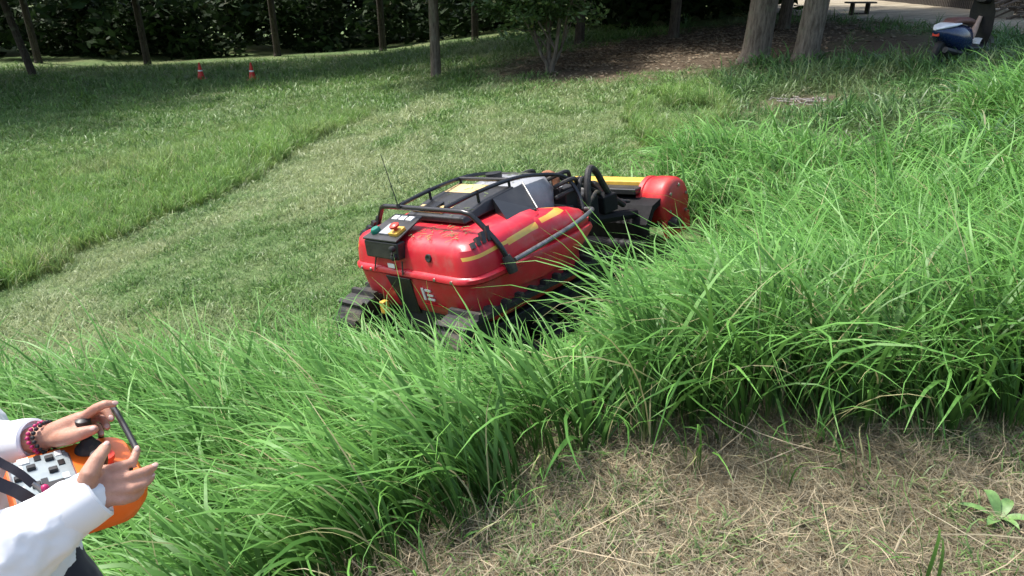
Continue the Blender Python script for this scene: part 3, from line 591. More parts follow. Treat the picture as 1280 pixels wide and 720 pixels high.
# front side pods
for s in (-1, 1):
    pod = MB(); secs = []
    for x, wo, wi, zt, zb in ((.52, .59, .40, .83, .635), (.66, .615, .40, .84, .62), (.88, .62, .40, .82, .61), (1.05, .60, .42, .785, .60), (1.18, .57, .43, .735, .60), (1.25, .53, .45, .69, .61)):
        ww = wo - wi; ring = [(wi, zb), (wo - .05, zb - .0), (wo - .01, zb + .03), (wo, zb + .07), (wo - .015, zt - .06), (wo - .05, zt - .02), (wo - ww * .5, zt), (wi, zt - .005)]
        secs.append([Vector((x, s * yy, zz)) for yy, zz in ring])
    pod.loft(secs); pod.build('side_pod', M['red'], mo, smooth=50)
    low = MB(); secs = []
    for x, wo, zb in ((.30, .60, .44), (.6, .635, .43), (.95, .635, .47), (1.15, .60, .555), (1.22, .56, .58)):
        secs.append([Vector((x, s * yy, zz)) for yy, zz in ((.45, zb + .05), (wo - .06, zb), (wo - .005, zb + .025), (wo + .012, .60), (wo, .633), (.45, .64))])
    low.loft(secs); low.build('side_skirt', M['red'], mo, smooth=50)
# bonnet: black centre panel with pale yellow top
MB().loft([[Vector((x, y, z)) for y, z in ((.30, zl), (.28, zt), (-.28, zt), (-.30, zl))] for x, zl, zt in ((.30, .86, .90), (.52, .88, .955), (.80, .88, .985))]).build('bonnet', M['black'], mo, smooth=30, bevel=.012)
MB().prism([(.33, .25, .912), (.33, -.06, .912), (.78, -.10, .987), (.78, .25, .987)], (0, 0, .004)).build('bonnet_panel', M['palyellow'], mo, smooth=0)
MB().prism([(.36, .17, .925), (.36, .05, .925), (.46, .05, .943), (.46, .17, .943)], (0, 0, .012)).build('bonnet_handle', M['blackgloss'], mo, bevel=.004)
# sloping smoked side window and its frame
for s in (-1, 1):
    MB().prism([(.50, s * .47, .848), (.78, s * .475, .842), (.86, s * .30, .985), (.58, s * .29, .955)], (0, 0, -.09)).build('side_window', M['glass'], mo, smooth=0)
    MB().tube([(.785, s * .48, .845), (.868, s * .30, .992)], .007, 8).build('window_post', M['tube'], mo)
# engine
eng = MB().loft([rrect(.86, 1.22, .27, .70, .05), rrect(.85, 1.23, .28, .88, .06), rrect(.87, 1.20, .25, .955, .07), rrect(.92, 1.15, .19, .975, .06)]); eng.build('engine_cover', M['grey'], mo, smooth=45)
MB().box((1.05, 0, .60), (.50, .74, .26)).build('engine', M['dark'], mo, bevel=.02)
MB().lathe([(.0, 0), (.075, 0), (.08, .02), (.08, .17), (.07, .2), (.0, .2)], (1.28, .12, .80), (0, -1, 0)).build('air_filter', M['black'], mo)
MB().tube([(1.25, -.06, .86), (1.33, -.10, .93), (1.36, -.16, .90), (1.34, -.2, .78)], [.03, .032, .032, .03], 10, 5).build('exhaust', M['rust'], mo)
MB().lathe([(.0, 0), (.055, 0), (.06, .015), (.06, .05), (.0, .055)], (1.0, .10, .972), (0, 0, 1)).build('filler_cap', M['black'], mo)
for i, (yy, zz) in enumerate(((-.30, .80), (-.30, .88), (-.24, .93), (.1, .93))):
    MB().tube([(1.18, yy, zz), (1.32, yy - .06, zz + .03), (1.46, yy + .02, zz - .04), (1.52, yy + .06, zz - .22)], .016, 7, 6).build('cable', M['rubber'], mo)
MB().box((1.34, -.22, .72), (.14, .2, .26)).build('pump_block', M['dark'], mo, bevel=.012)
for yy in (.14, .27): MB().tube([(1.28, -yy, .86), (1.31, -yy, .70), (1.31, -yy, .58)], .018, 8).build('pipe', M['steel'], mo)
# control box with buttons
cb = MB().prism([(-.045, .34, .70), (-.045, .0, .70), (-.035, -.01, .815), (-.035, .35, .815)], (.07, 0, 0)); cb.build('control_box', M['black'], mo, bevel=.012)
ct = MB().prism([(-.04, .35, .817), (-.04, -.01, .817), (.24, .03, .905), (.24, .32, .905)], (0, 0, .014)); ctp = ct.build('control_panel', M['black'], mo, bevel=.006)
nrm = Vector((-.31, 0, .95)).normalized()
def panel(x, y): return Vector((x, y - .022, .817 + (x + .04) * .315 + .014))
MB().lathe([(.0, 0), (.034, 0), (.034, .018), (.026, .03), (.0, .03)], panel(.03, .30), nrm).build('indicator_lamp', M['green'], mo)
MB().box(panel(.06, .195) + nrm * .006, (.11, .095, .014), Matrix.Rotation(-.32, 3, 'Y')).build('display', M['grey'], mo, bevel=.003)
MB().box(panel(.045, .09) + nrm * .01, (.085, .085, .024), Matrix.Rotation(-.32, 3, 'Y')).build('stop_button_base', M['yellow'], mo, bevel=.004)
MB().lathe([(.0, 0), (.014, 0), (.014, .022), (.031, .024), (.033, .038), (.022, .046), (.0, .048)], panel(.045, .09) + nrm * .02, nrm).build('stop_button', M['redbtn'], mo)
for k in range(3): MB().box(panel(.19, .27 - k * .075) + nrm * .004, (.045, .055, .01), Matrix.Rotation(-.32, 3, 'Y')).build('label_plate', M['decal'], mo)
for zz in (.715, .77): MB().lathe([(.0, 0), (.02, 0), (.02, .025), (.012, .03), (.0, .03)], (-.045, .022, zz + .012), (-1, 0, 0), 12).build('plug', M['dark'], mo)
MB().tube([(-.05, .022, .78), (-.075, .01, .755), (-.05, .022, .727)], .006, 6, 4).build('plug_cord', M['rubber'], mo)
# rear plates, hole, marks
MB().prism([(-.006, .215, .575), (-.006, -.04, .575), (.07, .02, .30), (.07, .185, .30)], (-.012, 0, 0)).build('rear_plate', M['black'], mo, bevel=.006)
MB().lathe([(.0, 0), (.026, 0), (.026, .012), (.02, .014), (.0, .008)], (.02, -.235, .725), (-1, -.06, .1)).build('socket', M['black'], mo)
MB().box((-.024, .115, .652), (.003, .07, .03)).build('decal', M['decal'], mo)
MB().prism([(-.002, .30, .685), (-.002, .29, .685), (-.026, .30, .60), (-.026, .31, .60)], (-.006, 0, 0)).build('panel_gap', M['black'], mo)
MB().prism([(-.002, .02, .685), (-.002, .01, .685), (-.026, .0, .60), (-.026, .01, .60)], (-.006, 0, 0)).build('panel_gap', M['black'], mo)
for (a, b_, c, d_) in ((-.115, -.135, .52, .435), (-.15, -.205, .515, .50), (-.16, -.215, .48, .468), (-.155, -.22, .452, .438)):
    xa, xb = (.575 - c) * .17 - .004, (.575 - d_) * .17 - .004; MB().prism([(xa, a, c), (xa, b_, c), (xb, b_, d_), (xb, a, d_)], (-.008, 0, 0)).build('decal', M['decal'], mo)
MB().prism([(.030, -.10, .405), (.030, -.28, .405), (.034, -.28, .395), (.034, -.10, .395)], (-.012, 0, 0)).build('trim_strip', M['red2'], mo)
# side vents
for s in (-1, 1):
    for k in range(4):
        x0 = .085 + k * .045; hh = .02 + .012 * k; zc = .795 + .012 * k
        MB().prism([(x0, s * .548, zc - hh * .75), (x0 + .026, s * .55, zc - hh * .75), (x0 + .042, s * .525, zc + hh * .75), (x0 + .016, s * .52, zc + hh * .75)], (0, s * .028, .014)).build('vent_slot', M['black'], mo, smooth=0)
# roll bars
hoop = [(.30, .645, .62), (.27, .61, .76), (.235, .47, .93), (.22, .41, .965), (.215, .30, .972), (.215, -.30, .972), (.22, -.41, .965), (.235, -.47, .93), (.27, -.61, .76), (.30, -.645, .62)]
MB().tube(hoop, .0175, 12, 4).build('rear_hoop', M['blackgloss'], mo)
for s in (-1, 1):
    MB().tube([(.287, s * .63, .69), (.297, s * .645, .64), (.305, s * .655, .585)], [.028, .036, .032], 12).build('hoop_foot', M['rubber'], mo)
    MB().tube([(.225, s * .225, .985), (.50, s * .235, 1.015), (.80, s * .245, 1.025), (1.02, s * .26, 1.005), (1.24, s * .30, .955), (1.31, s * .34, .90), (1.32, s * .40, .80), (1.28, s * .46, .70)], .014, 10, 4).build('top_rail', M['blackgloss'], mo)
    MB().tube([(.33, s * .66, .655), (.6, s * .66, .675), (.95, s * .64, .70), (1.18, s * .60, .72), (1.27, s * .54, .71), (1.29, s * .46, .70)], .0155, 10, 4).build('side_tube', M['tube'], mo)
    for xx in (.50, .80): MB().tube([(xx, s * .24, .95), (xx, s * .24, 1.03)], .010, 8).build('rail_post', M['blackgloss'], mo)
MB().tube([(.80, -.245, 1.025), (.80, .245, 1.025)], .0145, 10).build('cross_rail', M['blackgloss'], mo)
MB().tube([(1.25, -.305, .95), (1.25, .305, .95)], .0145, 10).build('cross_rail', M['blackgloss'], mo)
an = MB().tube([(.19, .20, .975), (.19, .205, 1.0)], .013, 8); an.build('antenna_base', M['black'], mo)
MB().tube([(.19, .205, .99), (.19, .24, 1.15), (.195, .285, 1.33)], [.004, .003, .002], 6).build('antenna', M['black'], mo)
# cut grass lying on its flat tops, bolts along the rim
cl_ = MB()
for k in range(230):
    x_ = random.choice([random.uniform(.06, .30), random.uniform(.3, .8), random.uniform(.9, 1.2)]); y_ = random.uniform(-.42, .42)
    z_ = (.822 + .07 * x_ + .006) if x_ < .3 else ((.905 + (x_ - .3) * .17 + .005) if abs(y_) < .26 and x_ < .8 else (.86 if x_ < .8 else .978))
    if (x_ > .85 and abs(y_) > .2) or (x_ < .3 and y_ > .0) or (.3 <= x_ < .8 and abs(y_) >= .26): continue
    a = random.uniform(0, 6.28); l_ = random.uniform(.008, .032); dv = Vector((math.cos(a), math.sin(a), random.uniform(-.05, .1))) * l_; sv = Vector((-math.sin(a), math.cos(a), 0)) * .0022; c0 = Vector((x_, y_, z_))
    cl_.prism([c0 - dv - sv, c0 - dv + sv, c0 + dv + sv, c0 + dv - sv], (0, 0, .0015))
M['clip'] = simple('grass_clipping', (.20, .26, .10), .7, var=.5, scale=9); tag(cl_.build('grass_clippings', M['clip'], mo, smooth=0), kind='stuff')
for y_ in (-.52, -.34, .42, .54): MB().lathe([(.0, 0), (.011, 0), (.011, .006), (.0, .008)], (-.018, y_ * .86, .602), (-1, 0, 0), 8).build('bolt', M['steel'], mo)
# undercarriage and tracks
MB().box((.62, 0, .27), (1.1, .56, .26)).build('chassis', M['dark'], mo, bevel=.02)
MB().box((-.01, .31, .33), (.05, .05, .09)).build('tie_hook', M['yellow'], mo, bevel=.008)
def track_path(n=60):
    segs = []; x0, x1, r = .05, 1.25, .20
    for k in range(n):
        t = k / n * (2 * (x1 - x0) + 2 * math.pi * r)
        if t < x1 - x0: segs.append((x0 + t, 2 * r, 0))
        elif t < x1 - x0 + math.pi * r: a = (t - (x1 - x0)) / r; segs.append((x1 + r * math.sin(a), r + r * math.cos(a), a))
        elif t < 2 * (x1 - x0) + math.pi * r: segs.append((x1 - (t - (x1 - x0) - math.pi * r), 0, math.pi))
        else: a = (t - 2 * (x1 - x0) - math.pi * r) / r; segs.append((x0 - r * math.sin(a), r - r * math.cos(a), math.pi + a))
    return segs
for s in (-1, 1):
    tr = empty('track', parent=mo); tr.location = (-.06, s * .515, .0)
    path = track_path(); wdt = .27
    bo = MB(); rings = []
    for x, z, a in path:
        n_ = Vector((math.sin(a), 0, math.cos(a))); p = Vector((x, 0, z))
        rings.append([p + Vector((0, -wdt / 2, 0)), p + Vector((0, wdt / 2, 0)), p + Vector((0, wdt / 2, 0)) - n_ * .03, p + Vector((0, -wdt / 2, 0)) - n_ * .03])
    bo.loft(rings + [rings[0]], cap=False); bo.build('belt', M['rubber'], tr, smooth=0)
    lug = MB().loft([[Vector((sx * q, y * wdt / 2, zz)) for sx, y in ((-1, -1), (1, -1), (1, 1), (-1, 1))] for q, zz in ((.024, -.004), (.016, .028))]).mesh('lug'); lug.materials.append(M['rubber'])
    for i in range(0, 60, 2):
        x, z, a = path[i]; o = bpy.data.objects.new('lug', lug); COL.objects.link(o); o.parent = tr; o.location = (x, 0, z); o.rotation_euler = (0, a, 0)
    for xx, rr_ in ((.05, .165), (1.25, .165), (.35, .10), (.65, .10), (.95, .10)):
        MB().lathe([(.0, -.08), (rr_ * .5, -.08), (rr_ * .55, -.1), (rr_, -.1), (rr_, .1), (rr_ * .55, .1), (rr_ * .5, .08), (.0, .08)], (xx, 0, .2 if rr_ > .12 else .135), (0, 1, 0)).build('wheel', M['dark'], tr)
    MB().box((.65, 0, .23), (1.0, .14, .09)).build('track_frame', M['dark'], tr, bevel=.012)
# lift arms, hydraulic hoses
for s in (-1, 1):
    MB().tube([(1.2, s * .24, .40), (1.6, s * .26, .52), (2.15, s * .28, .42)], [.045, .045, .04], 8).build('lift_arm', M['black2'], mo)
    MB().tube([(1.35, s * .14, .62), (1.75, s * .16, .60)], .032, 10).build('ram_cylinder', M['black'], mo); MB().tube([(1.72, s * .16, .601), (2.05, s * .18, .56)], .016, 8).build('ram_rod', M['steel'], mo)
for k, (yy, zt) in enumerate(((-.30, .93), (-.22, .86), (.05, .88), (.16, .80))):
    MB().tube([(1.40, yy - .08, .50), (1.42, yy - .10, .78), (1.52, yy - .06, zt), (1.68, yy, zt - .06), (1.86, yy + .04, .66), (2.05, yy + .05, .52)], .026 if k == 0 else .017, 9, 5).build('hose', M['rubber'], mo)
MB().box((1.62, -.02, .60), (.20, .46, .22)).build('valve_block', M['dark'], mo, bevel=.015)
MB().lathe([(.0, 0), (.10, 0), (.11, .02), (.11, .22), (.09, .25), (.0, .25)], (1.78, .06, .64), (.15, -1, .1)).build('hydraulic_motor', M['black'], mo)
for k in range(7):
    y0 = -.34 + .1 * k; x0 = 1.42 + .05 * (k % 3); MB().tube([(x0, y0, .58), (x0 + .08, y0 + random.uniform(-.06, .06), .74 + .05 * (k % 3)), (x0 + .26, y0 + random.uniform(-.05, .05), .72), (x0 + .45, y0 * .6, .60), (2.15, y0 * .7, .52)], .014 + .004 * (k % 2), 8, 5).build('hose', M['rubber'], mo)
for (c_, sz_) in (((1.50, -.30, .62), (.16, .14, .22)), ((1.52, .22, .66), (.2, .22, .2)), ((1.80, -.24, .60), (.18, .16, .14)), ((1.95, .22, .58), (.2, .26, .12))): MB().box(c_, sz_).build('hydraulic_box', M['black2'], mo, bevel=.014)
# flail head
fl = empty('flail_head', parent=mo); fl.location = (2.42, .05, .10)
sec = lambda y: [Vector((x, y, z)) for x, z in ((-.30, .02), (-.31, .24), (-.20, .37), (.02, .42), (.22, .36), (.33, .22), (.34, .06), (.30, .05), (.19, .31), (.0, .37), (-.18, .32), (-.27, .2), (-.27, .02))]
MB().loft([sec(-.46), sec(.62)]).build('hood', M['black2'], fl, smooth=30)
MB().box((.10, .17, .475), (.15, .86, .075)).build('beam', M['yellow'], fl, bevel=.012)
MB().box((-.05, .17, .455), (.14, .84, .05)).build('beam_rail', M['black'], fl, bevel=.01)
MB().box((.115, -.10, .34), (.10, .30, .07)).build('lower_beam', M['yellow'], fl, bevel=.012)
n_ = 18
drum = []
for y, q in ((-.52, .80), (-.505, .92), (-.48, .985), (-.46, 1.0), (-.34, 1.0), (-.325, .955), (-.29, .955), (-.28, 1.0), (-.24, 1.0), (-.225, .9)):
    drum.append([Vector((.12 + .21 * q * math.cos(2 * math.pi * k / 28), y + .02, .32 + .215 * q * math.sin(2 * math.pi * k / 28))) for k in range(28)])
MB().loft(drum).build('end_cover', M['red2'], fl, smooth=40)
for k in range(6):
    a = R(60 * k + 20); MB().lathe([(.0, 0), (.014, 0), (.014, .012), (.0, .014)], (.12 + .14 * math.cos(a), -.498, .32 + .145 * math.sin(a)), (0, -1, 0), 8).build('bolt', M['steel'], fl)
MB().lathe([(.05, -.56), (.05, .6)], (.02, 0, .17), (0, 1, 0), 12).build('rotor', M['dark'], fl)
MB().box((.12, -.47, .12), (.42, .02, .16)).build('skid', M['red2'], fl, bevel=.01)
MB().lathe([(.05, -.45), (.05, .55)], (-.33, 0, .06), (0, 1, 0), 12).build('roller', M['dark'], fl)

# ------------------------------------------------------------------ scooter at the top right
M['blue'] = simple('blue_paint', (.008, .022, .08), .25, var=.15, coat=.6); M['cream'] = simple('white_paint', (.72, .76, .80), .3, coat=.4)
M['seat'] = simple('brown_seat', (.13, .06, .05), .6, var=.25); M['beige'] = simple('beige_plastic', (.42, .30, .24), .55, var=.2)
T = gp(1192, 80); sc_o = empty('scooter', T); sc_o.rotation_euler.z = R(30); sc_o.scale = (1.1,) * 3; tag(sc_o, 'blue scooter with white tail top parked on the grass before the sandy path', 'scooter')
def ringx(x, hy, z0, z1, e=2.6, n=16):
    P = []
    for k in range(n):
        a = 2 * math.pi * k / n; c, s_ = math.cos(a), math.sin(a)
        P.append(Vector((x, hy * math.copysign(abs(c) ** (2 / e), c), (z0 + z1) / 2 + (z1 - z0) / 2 * math.copysign(abs(s_) ** (2 / e), s_))))
    return P
MB().loft([ringx(-.70, .03, .49, .54), ringx(-.58, .12, .40, .585), ringx(-.42, .19, .30, .60), ringx(-.2, .21, .19, .61), ringx(.05, .17, .16, .58), ringx(.16, .13, .2, .42)]).build('tail_body', M['blue'], sc_o, smooth=60)
MB().loft([ringx(-.72, .03, .535, .56), ringx(-.58, .12, .55, .615), ringx(-.42, .16, .575, .635), ringx(-.28, .15, .60, .64)]).build('tail_cover', M['cream'], sc_o, smooth=60)
MB().loft([ringx(-.40, .10, .60, .66), ringx(-.3, .135, .61, .70), ringx(-.02, .14, .60, .71), ringx(.14, .11, .58, .68), ringx(.2, .05, .57, .63)]).build('seat', M['seat'], sc_o, smooth=60)
MB().loft([ringx(.1, .15, .20, .28), ringx(.42, .16, .20, .27), ringx(.5, .15, .21, .30)]).build('footboard', M['dark'], sc_o, smooth=50)
MB().loft([[Vector((x + dx, y, z)) for y, dx in ((-w_, 0), (-w_ * .6, .05), (0, .075), (w_ * .6, .05), (w_, 0), (w_ * .6, .02), (0, .035), (-w_ * .6, .02))] for x, z, w_ in ((.50, .22, .15), (.50, .5, .2), (.46, .78, .2), (.42, .95, .15))]).build('leg_shield', M['black'], sc_o, smooth=50)
MB().tube([(.16, -.02, .46), (.30, 0, .40), (.42, .03, .52), (.47, .02, .70)], [.05, .055, .045, .03], 10, 4).build('inner_panel', M['beige'], sc_o)
MB().tube([(.44, 0, .90), (.36, -.13, 1.01), (.28, -.29, .98)], .016, 8, 3).build('handlebar', M['dark'], sc_o); MB().tube([(.44, 0, .90), (.36, .13, 1.01), (.28, .29, .98)], .016, 8, 3).build('handlebar', M['dark'], sc_o)
MB().loft([ringx(.34, .09, .92, 1.06), ringx(.45, .13, .88, 1.08), ringx(.56, .08, .92, 1.04)]).build('headlight_cowl', M['black'], sc_o, smooth=60)
MB().prism([(.50, -.14, 1.05), (.50, .14, 1.05), (.40, .13, 1.30), (.40, -.13, 1.30)], (.008, 0, .003)).build('windscreen', M['cream'], sc_o, bevel=.003)
for s in (-1, 1):
    MB().tube([(.40, s * .14, 1.0), (.38, s * .24, 1.14)], .007, 6).build('mirror_stem', M['dark'], sc_o); MB().ellipsoid((.37, s * .25, 1.17), (.02, .06, .04)).build('mirror', M['black'], sc_o)
MB().box((-.665, 0, .47), (.03, .10, .05)).build('tail_lamp', M['redbtn'], sc_o, bevel=.006)
MB().tube([(.0, -.16, .16), (-.3, -.17, .2), (-.62, -.17, .26)], [.02, .045, .045], 10, 3).build('exhaust', M['dark'], sc_o)
for xx, nm in ((-.42, 'wheel'), (.68, 'wheel')):
    wh = empty(nm, (xx, 0, .2), sc_o)
    MB().lathe([(.12, -.05), (.17, -.055), (.205, -.03), (.21, 0), (.205, .03), (.17, .055), (.12, .05)], (0, 0, 0), (0, 1, 0), 24).build('tyre', M['rubber'], wh)
    MB().lathe([(.0, -.04), (.04, -.045), (.05, -.02), (.11, -.02), (.125, -.04), (.125, .04), (.11, .02), (.05, .02), (.04, .045), (.0, .04)], (0, 0, 0), (0, 1, 0), 20).build('rim', M['steel'], wh)
for s in (-1, 1): MB().tube([(.52, s * .06, .75), (.68, s * .075, .2)], .018, 8).build('fork', M['steel'], sc_o)
MB().loft([[Vector((.68 + .235 * math.cos(R(a)), y, .2 + .235 * math.sin(R(a)))) for y in (-.07, 0, .07)] for a in (20, 50, 80, 110, 140, 165)], cap=False, closed=False).build('fender', M['cream'], sc_o)

# ------------------------------------------------------------------ person with the radio control
def capsules(name, caps, ells, mat, parent, voxel, smooth_it=6, fac=.5, disp=None):
    b = MB()
    for P, rr in caps: b.tube(P, rr, 16, 0, True)
    for c, r, rot in ells: b.ellipsoid(c, r, rot, 20, 14)
    o = b.build(name, mat, parent, smooth=0)
    for p in o.data.polygons: p.use_smooth = True
    rm = o.modifiers.new('remesh', 'REMESH'); rm.mode = 'VOXEL'; rm.voxel_size = voxel; rm.use_smooth_shade = True
    sm_ = o.modifiers.new('smooth', 'SMOOTH'); sm_.iterations = smooth_it; sm_.factor = fac
    if disp:
        tx = bpy.data.textures.new(name + '_folds', 'CLOUDS'); tx.noise_scale = disp[1]; tx.noise_depth = 2
        dm = o.modifiers.new('folds', 'DISPLACE'); dm.texture = tx; dm.strength = disp[0]; dm.mid_level = .5; dm.texture_coords = 'OBJECT' if False else 'LOCAL'
    return o
def skin_mat():
    q = NT('skin'); co = q.obj(); f = q.noise(28, 5, co); f2 = q.noise(9, 3, co)
    c = q.ramp(f, [(.3, (.40, .20, .135)), (.7, (.54, .30, .215))]); c = q.mix(q.ramp(f2, [(.45, (0, 0, 0)), (.75, (.4,) * 3)]), c, (.50, .20, .15))
    q.col(c); q.set(Roughness=.48, Specular_IOR_Level=.4, Subsurface_Weight=.15, Subsurface_Scale=.006); q.b.inputs['Subsurface Radius'].default_value = (1, .4, .2); q.bump(q.noise(150, 6, co, .7), .6, .0018); return q.m
M['skin'] = skin_mat()
def cloth(name, c, sc=900):
    q = NT(name); co = q.obj(); f = q.noise(3.5, 4, co); q.col(q.ramp(f, [(.3, tuple(x * .93 for x in c)), (.7, c)])); q.set(Roughness=.85, Specular_IOR_Level=.2, Sheen_Weight=.15)
    rn = q.n('ShaderNodeTexNoise'); rn.noise_type = 'RIDGED_MULTIFRACTAL'; rn.inputs['Scale'].default_value = 6.5; rn.inputs['Detail'].default_value = 3; rn.inputs['Distortion'].default_value = .6; q.l(co, rn.inputs['Vector']); q.bump(rn.outputs['Fac'], .55, .012); return q.m
M['shirt'] = cloth('white_shirt', (.80, .81, .84)); M['trouser'] = cloth('dark_trousers', (.022, .024, .035)); M['hair'] = simple('black_hair', (.014, .011, .010), .45, var=.3, scale=40)
M['shoe'] = simple('shoe', (.05, .05, .055), .6); M['strapb'] = simple('black_strap', (.016, .014, .022), .7); M['orange'] = simple('orange_plastic', (.85, .16, .015), .38, var=.06, scale=8)
M['silver'] = simple('silver_panel', (.30, .35, .37), .35, .3, var=.15, scale=25); M['magenta'] = simple('magenta_plastic', (.45, .02, .12), .4); M['eyew'] = simple('eye_white', (.8, .78, .75), .3); M['iris'] = simple('iris', (.03, .018, .012), .2); M['lips'] = simple('lips', (.42, .15, .13), .5)
FX, FY = -1.12, 1.15; FZ = g1(FX, FY)
pe = empty('person', (FX, FY, FZ)); tag(pe, 'person in white long-sleeved shirt and dark trousers holding an orange remote control', 'person')
def L(p): return Vector(p) - Vector((FX, FY, FZ))
# joints in world metres; forward is +x, the person's left is +y
pel = Vector((-1.13, 1.15, FZ + .92)); chest = Vector((-1.23, 1.12, FZ + 1.22)); neck = Vector((-1.25, 1.10, FZ + 1.40)); head = Vector((-1.20, 1.10, FZ + 1.55))
shR = Vector((-1.23, .925, FZ + 1.34)); shL = Vector((-1.31, 1.25, FZ + 1.34))
wrR = pt(97, 634, 1.205); elR = pt(-55, 735, 1.13); wrL = pt(52, 548, 1.42); elL = Vector((-1.255, 1.215, .675))
hR = {'i': [pt(130, 590, 1.235), pt(150, 583, 1.245), pt(166, 578, 1.262), pt(171, 563, 1.275)], 'm': [pt(133, 602, 1.228), pt(162, 596, 1.243), pt(180, 590, 1.262), pt(192, 584, 1.28)],
      'r': [pt(134, 614, 1.222), pt(164, 611, 1.236), pt(180, 605, 1.255), pt(189, 597, 1.275)], 'p': [pt(133, 626, 1.218), pt(154, 626, 1.228), pt(168, 622, 1.243), pt(177, 614, 1.262)],
      't': [pt(106, 612, 1.20), pt(112, 592, 1.195), pt(122, 573, 1.21), pt(132, 559, 1.235)]}
hL = {'i': [pt(103, 522, 1.405), pt(120, 510, 1.395), pt(132, 505, 1.395), pt(142, 505, 1.405)], 'm': [pt(101, 522, 1.425), pt(120, 513, 1.425), pt(133, 513, 1.42), pt(139, 523, 1.415)],
      'r': [pt(98, 527, 1.442), pt(117, 521, 1.445), pt(130, 524, 1.438), pt(134, 534, 1.428)], 'p': [pt(94, 533, 1.455), pt(111, 530, 1.46), pt(123, 534, 1.452), pt(127, 543, 1.442)],
      't': [pt(72, 548, 1.41), pt(88, 546, 1.385), pt(104, 541, 1.375), pt(117, 537, 1.38)]}
def finger(P, r): return ([L(p) for p in P], [r, r * .95, r * .88, r * .72])
caps, ells = [], []
for hd, wr, el, sh, rr in ((hR, wrR, elR, shR, 1), (hL, wrL, elL, shL, 1)):
    caps.append(([L(sh), L(el), L(wr)], [.045, .038, .027]))
    for k, r in (('i', .0100), ('m', .0103), ('r', .0098), ('p', .0086)):
        caps.append(finger(hd[k], r)); caps.append(([L(wr.lerp(hd[k][0], .1)), L(wr.lerp(hd[k][0], .6)), L(hd[k][0])], [.021, .0175, .013]))
    caps.append(([L(p) for p in hd['t']], [.018, .0155, .0124, .0098])); caps.append(([L(wr), L(hd['t'][0])], [.02, .016])); caps.append(([L(hd['t'][1]), L(hd['i'][0])], [.008, .008]))
hd_ = L(head)
caps += [([L(pel), L(chest)], [.12, .12]), ([L(chest) + Vector((0, -.1, 0)), L(chest) + Vector((0, .1, 0))], [.10, .10]), ([L(shR), L(neck) - Vector((0, 0, .05)), L(shL)], [.05, .07, .05]), ([L(neck) - Vector((0, 0, .05)), hd_ - Vector((.01, 0, .03))], [.052, .05])]
ells += [(hd_ + Vector((-.005, 0, .03)), (.098, .075, .105), None), (hd_ + Vector((.03, 0, -.05)), (.058, .056, .062), None), (hd_ + Vector((.05, 0, -.095)), (.026, .03, .02), None), (hd_ + Vector((.095, 0, -.018)), (.017, .013, .022), None), (hd_ + Vector((.088, 0, .012)), (.012, .009, .03), None)]
for s in (-1, 1):
    ells.append((hd_ + Vector((-.005, s * .078, -.005)), (.02, .008, .032), None)); ells.append((hd_ + Vector((.075, s * .032, -.03)), (.022, .024, .022), None))
    hip = L(pel) + Vector((.0, s * .09, -.04)); kn = Vector((.10 if s > 0 else .03, s * .11, .46)); an_ = Vector((.04 if s > 0 else -.04, s * .12, .07))
    caps.append(([hip, kn, an_], [.08, .05, .035])); caps.append(([an_ + Vector((-.03, 0, -.03)), an_ + Vector((.13, s * .01, -.045))], [.03, .022]))
capsules('body', caps, ells, M['skin'], pe, .0032, 5, .5)
for s in (-1, 1):
    MB().ellipsoid(hd_ + Vector((.083, s * .031, .012)), (.011, .014, .009)).build('eye', M['eyew'], pe); MB().ellipsoid(hd_ + Vector((.0925, s * .031, .011)), (.003, .0055, .0055)).build('iris', M['iris'], pe)
    MB().tube([hd_ + Vector((.088, s * .012, .036)), hd_ + Vector((.09, s * .032, .042)), hd_ + Vector((.076, s * .05, .034))], .003, 6).build('eyebrow', M['hair'], pe)
MB().tube([hd_ + Vector((.078, -.026, -.062)), hd_ + Vector((.093, 0, -.060)), hd_ + Vector((.078, .026, -.062))], [.003, .006, .003], 8, 3).build('lips', M['lips'], pe)
capsules('hair', [([hd_ + Vector((-.06, 0, .03)), hd_ + Vector((-.07, 0, -.09))], [.06, .045])], [(hd_ + Vector((-.022, 0, .055)), (.105, .09, .098), None), (hd_ + Vector((-.035, .062, -.02)), (.05, .03, .07), None), (hd_ + Vector((-.035, -.062, -.02)), (.05, .03, .07), None)], M['hair'], pe, .006, 4)
M['nail'] = simple('fingernail', (.60, .38, .32), .3, var=.05)
for hd2 in (hR, hL):
    for k in 'imrpt':
        tip, pre = hd2[k][3], hd2[k][2]; fd = (tip - pre).normalized(); nv = (Vector((0, 0, CAMZ)) - tip).normalized(); nv = (nv + Vector((0, 0, .6))); nv = (nv - fd * nv.dot(fd)).normalized(); sd = fd.cross(nv)
        MB().ellipsoid(L(tip) + nv * (.0066 if k != 't' else .0088) + fd * .001, (.006, .0045, .0012), Matrix((fd, sd, nv)).transposed(), 10, 6).build('fingernail', M['nail'], pe)
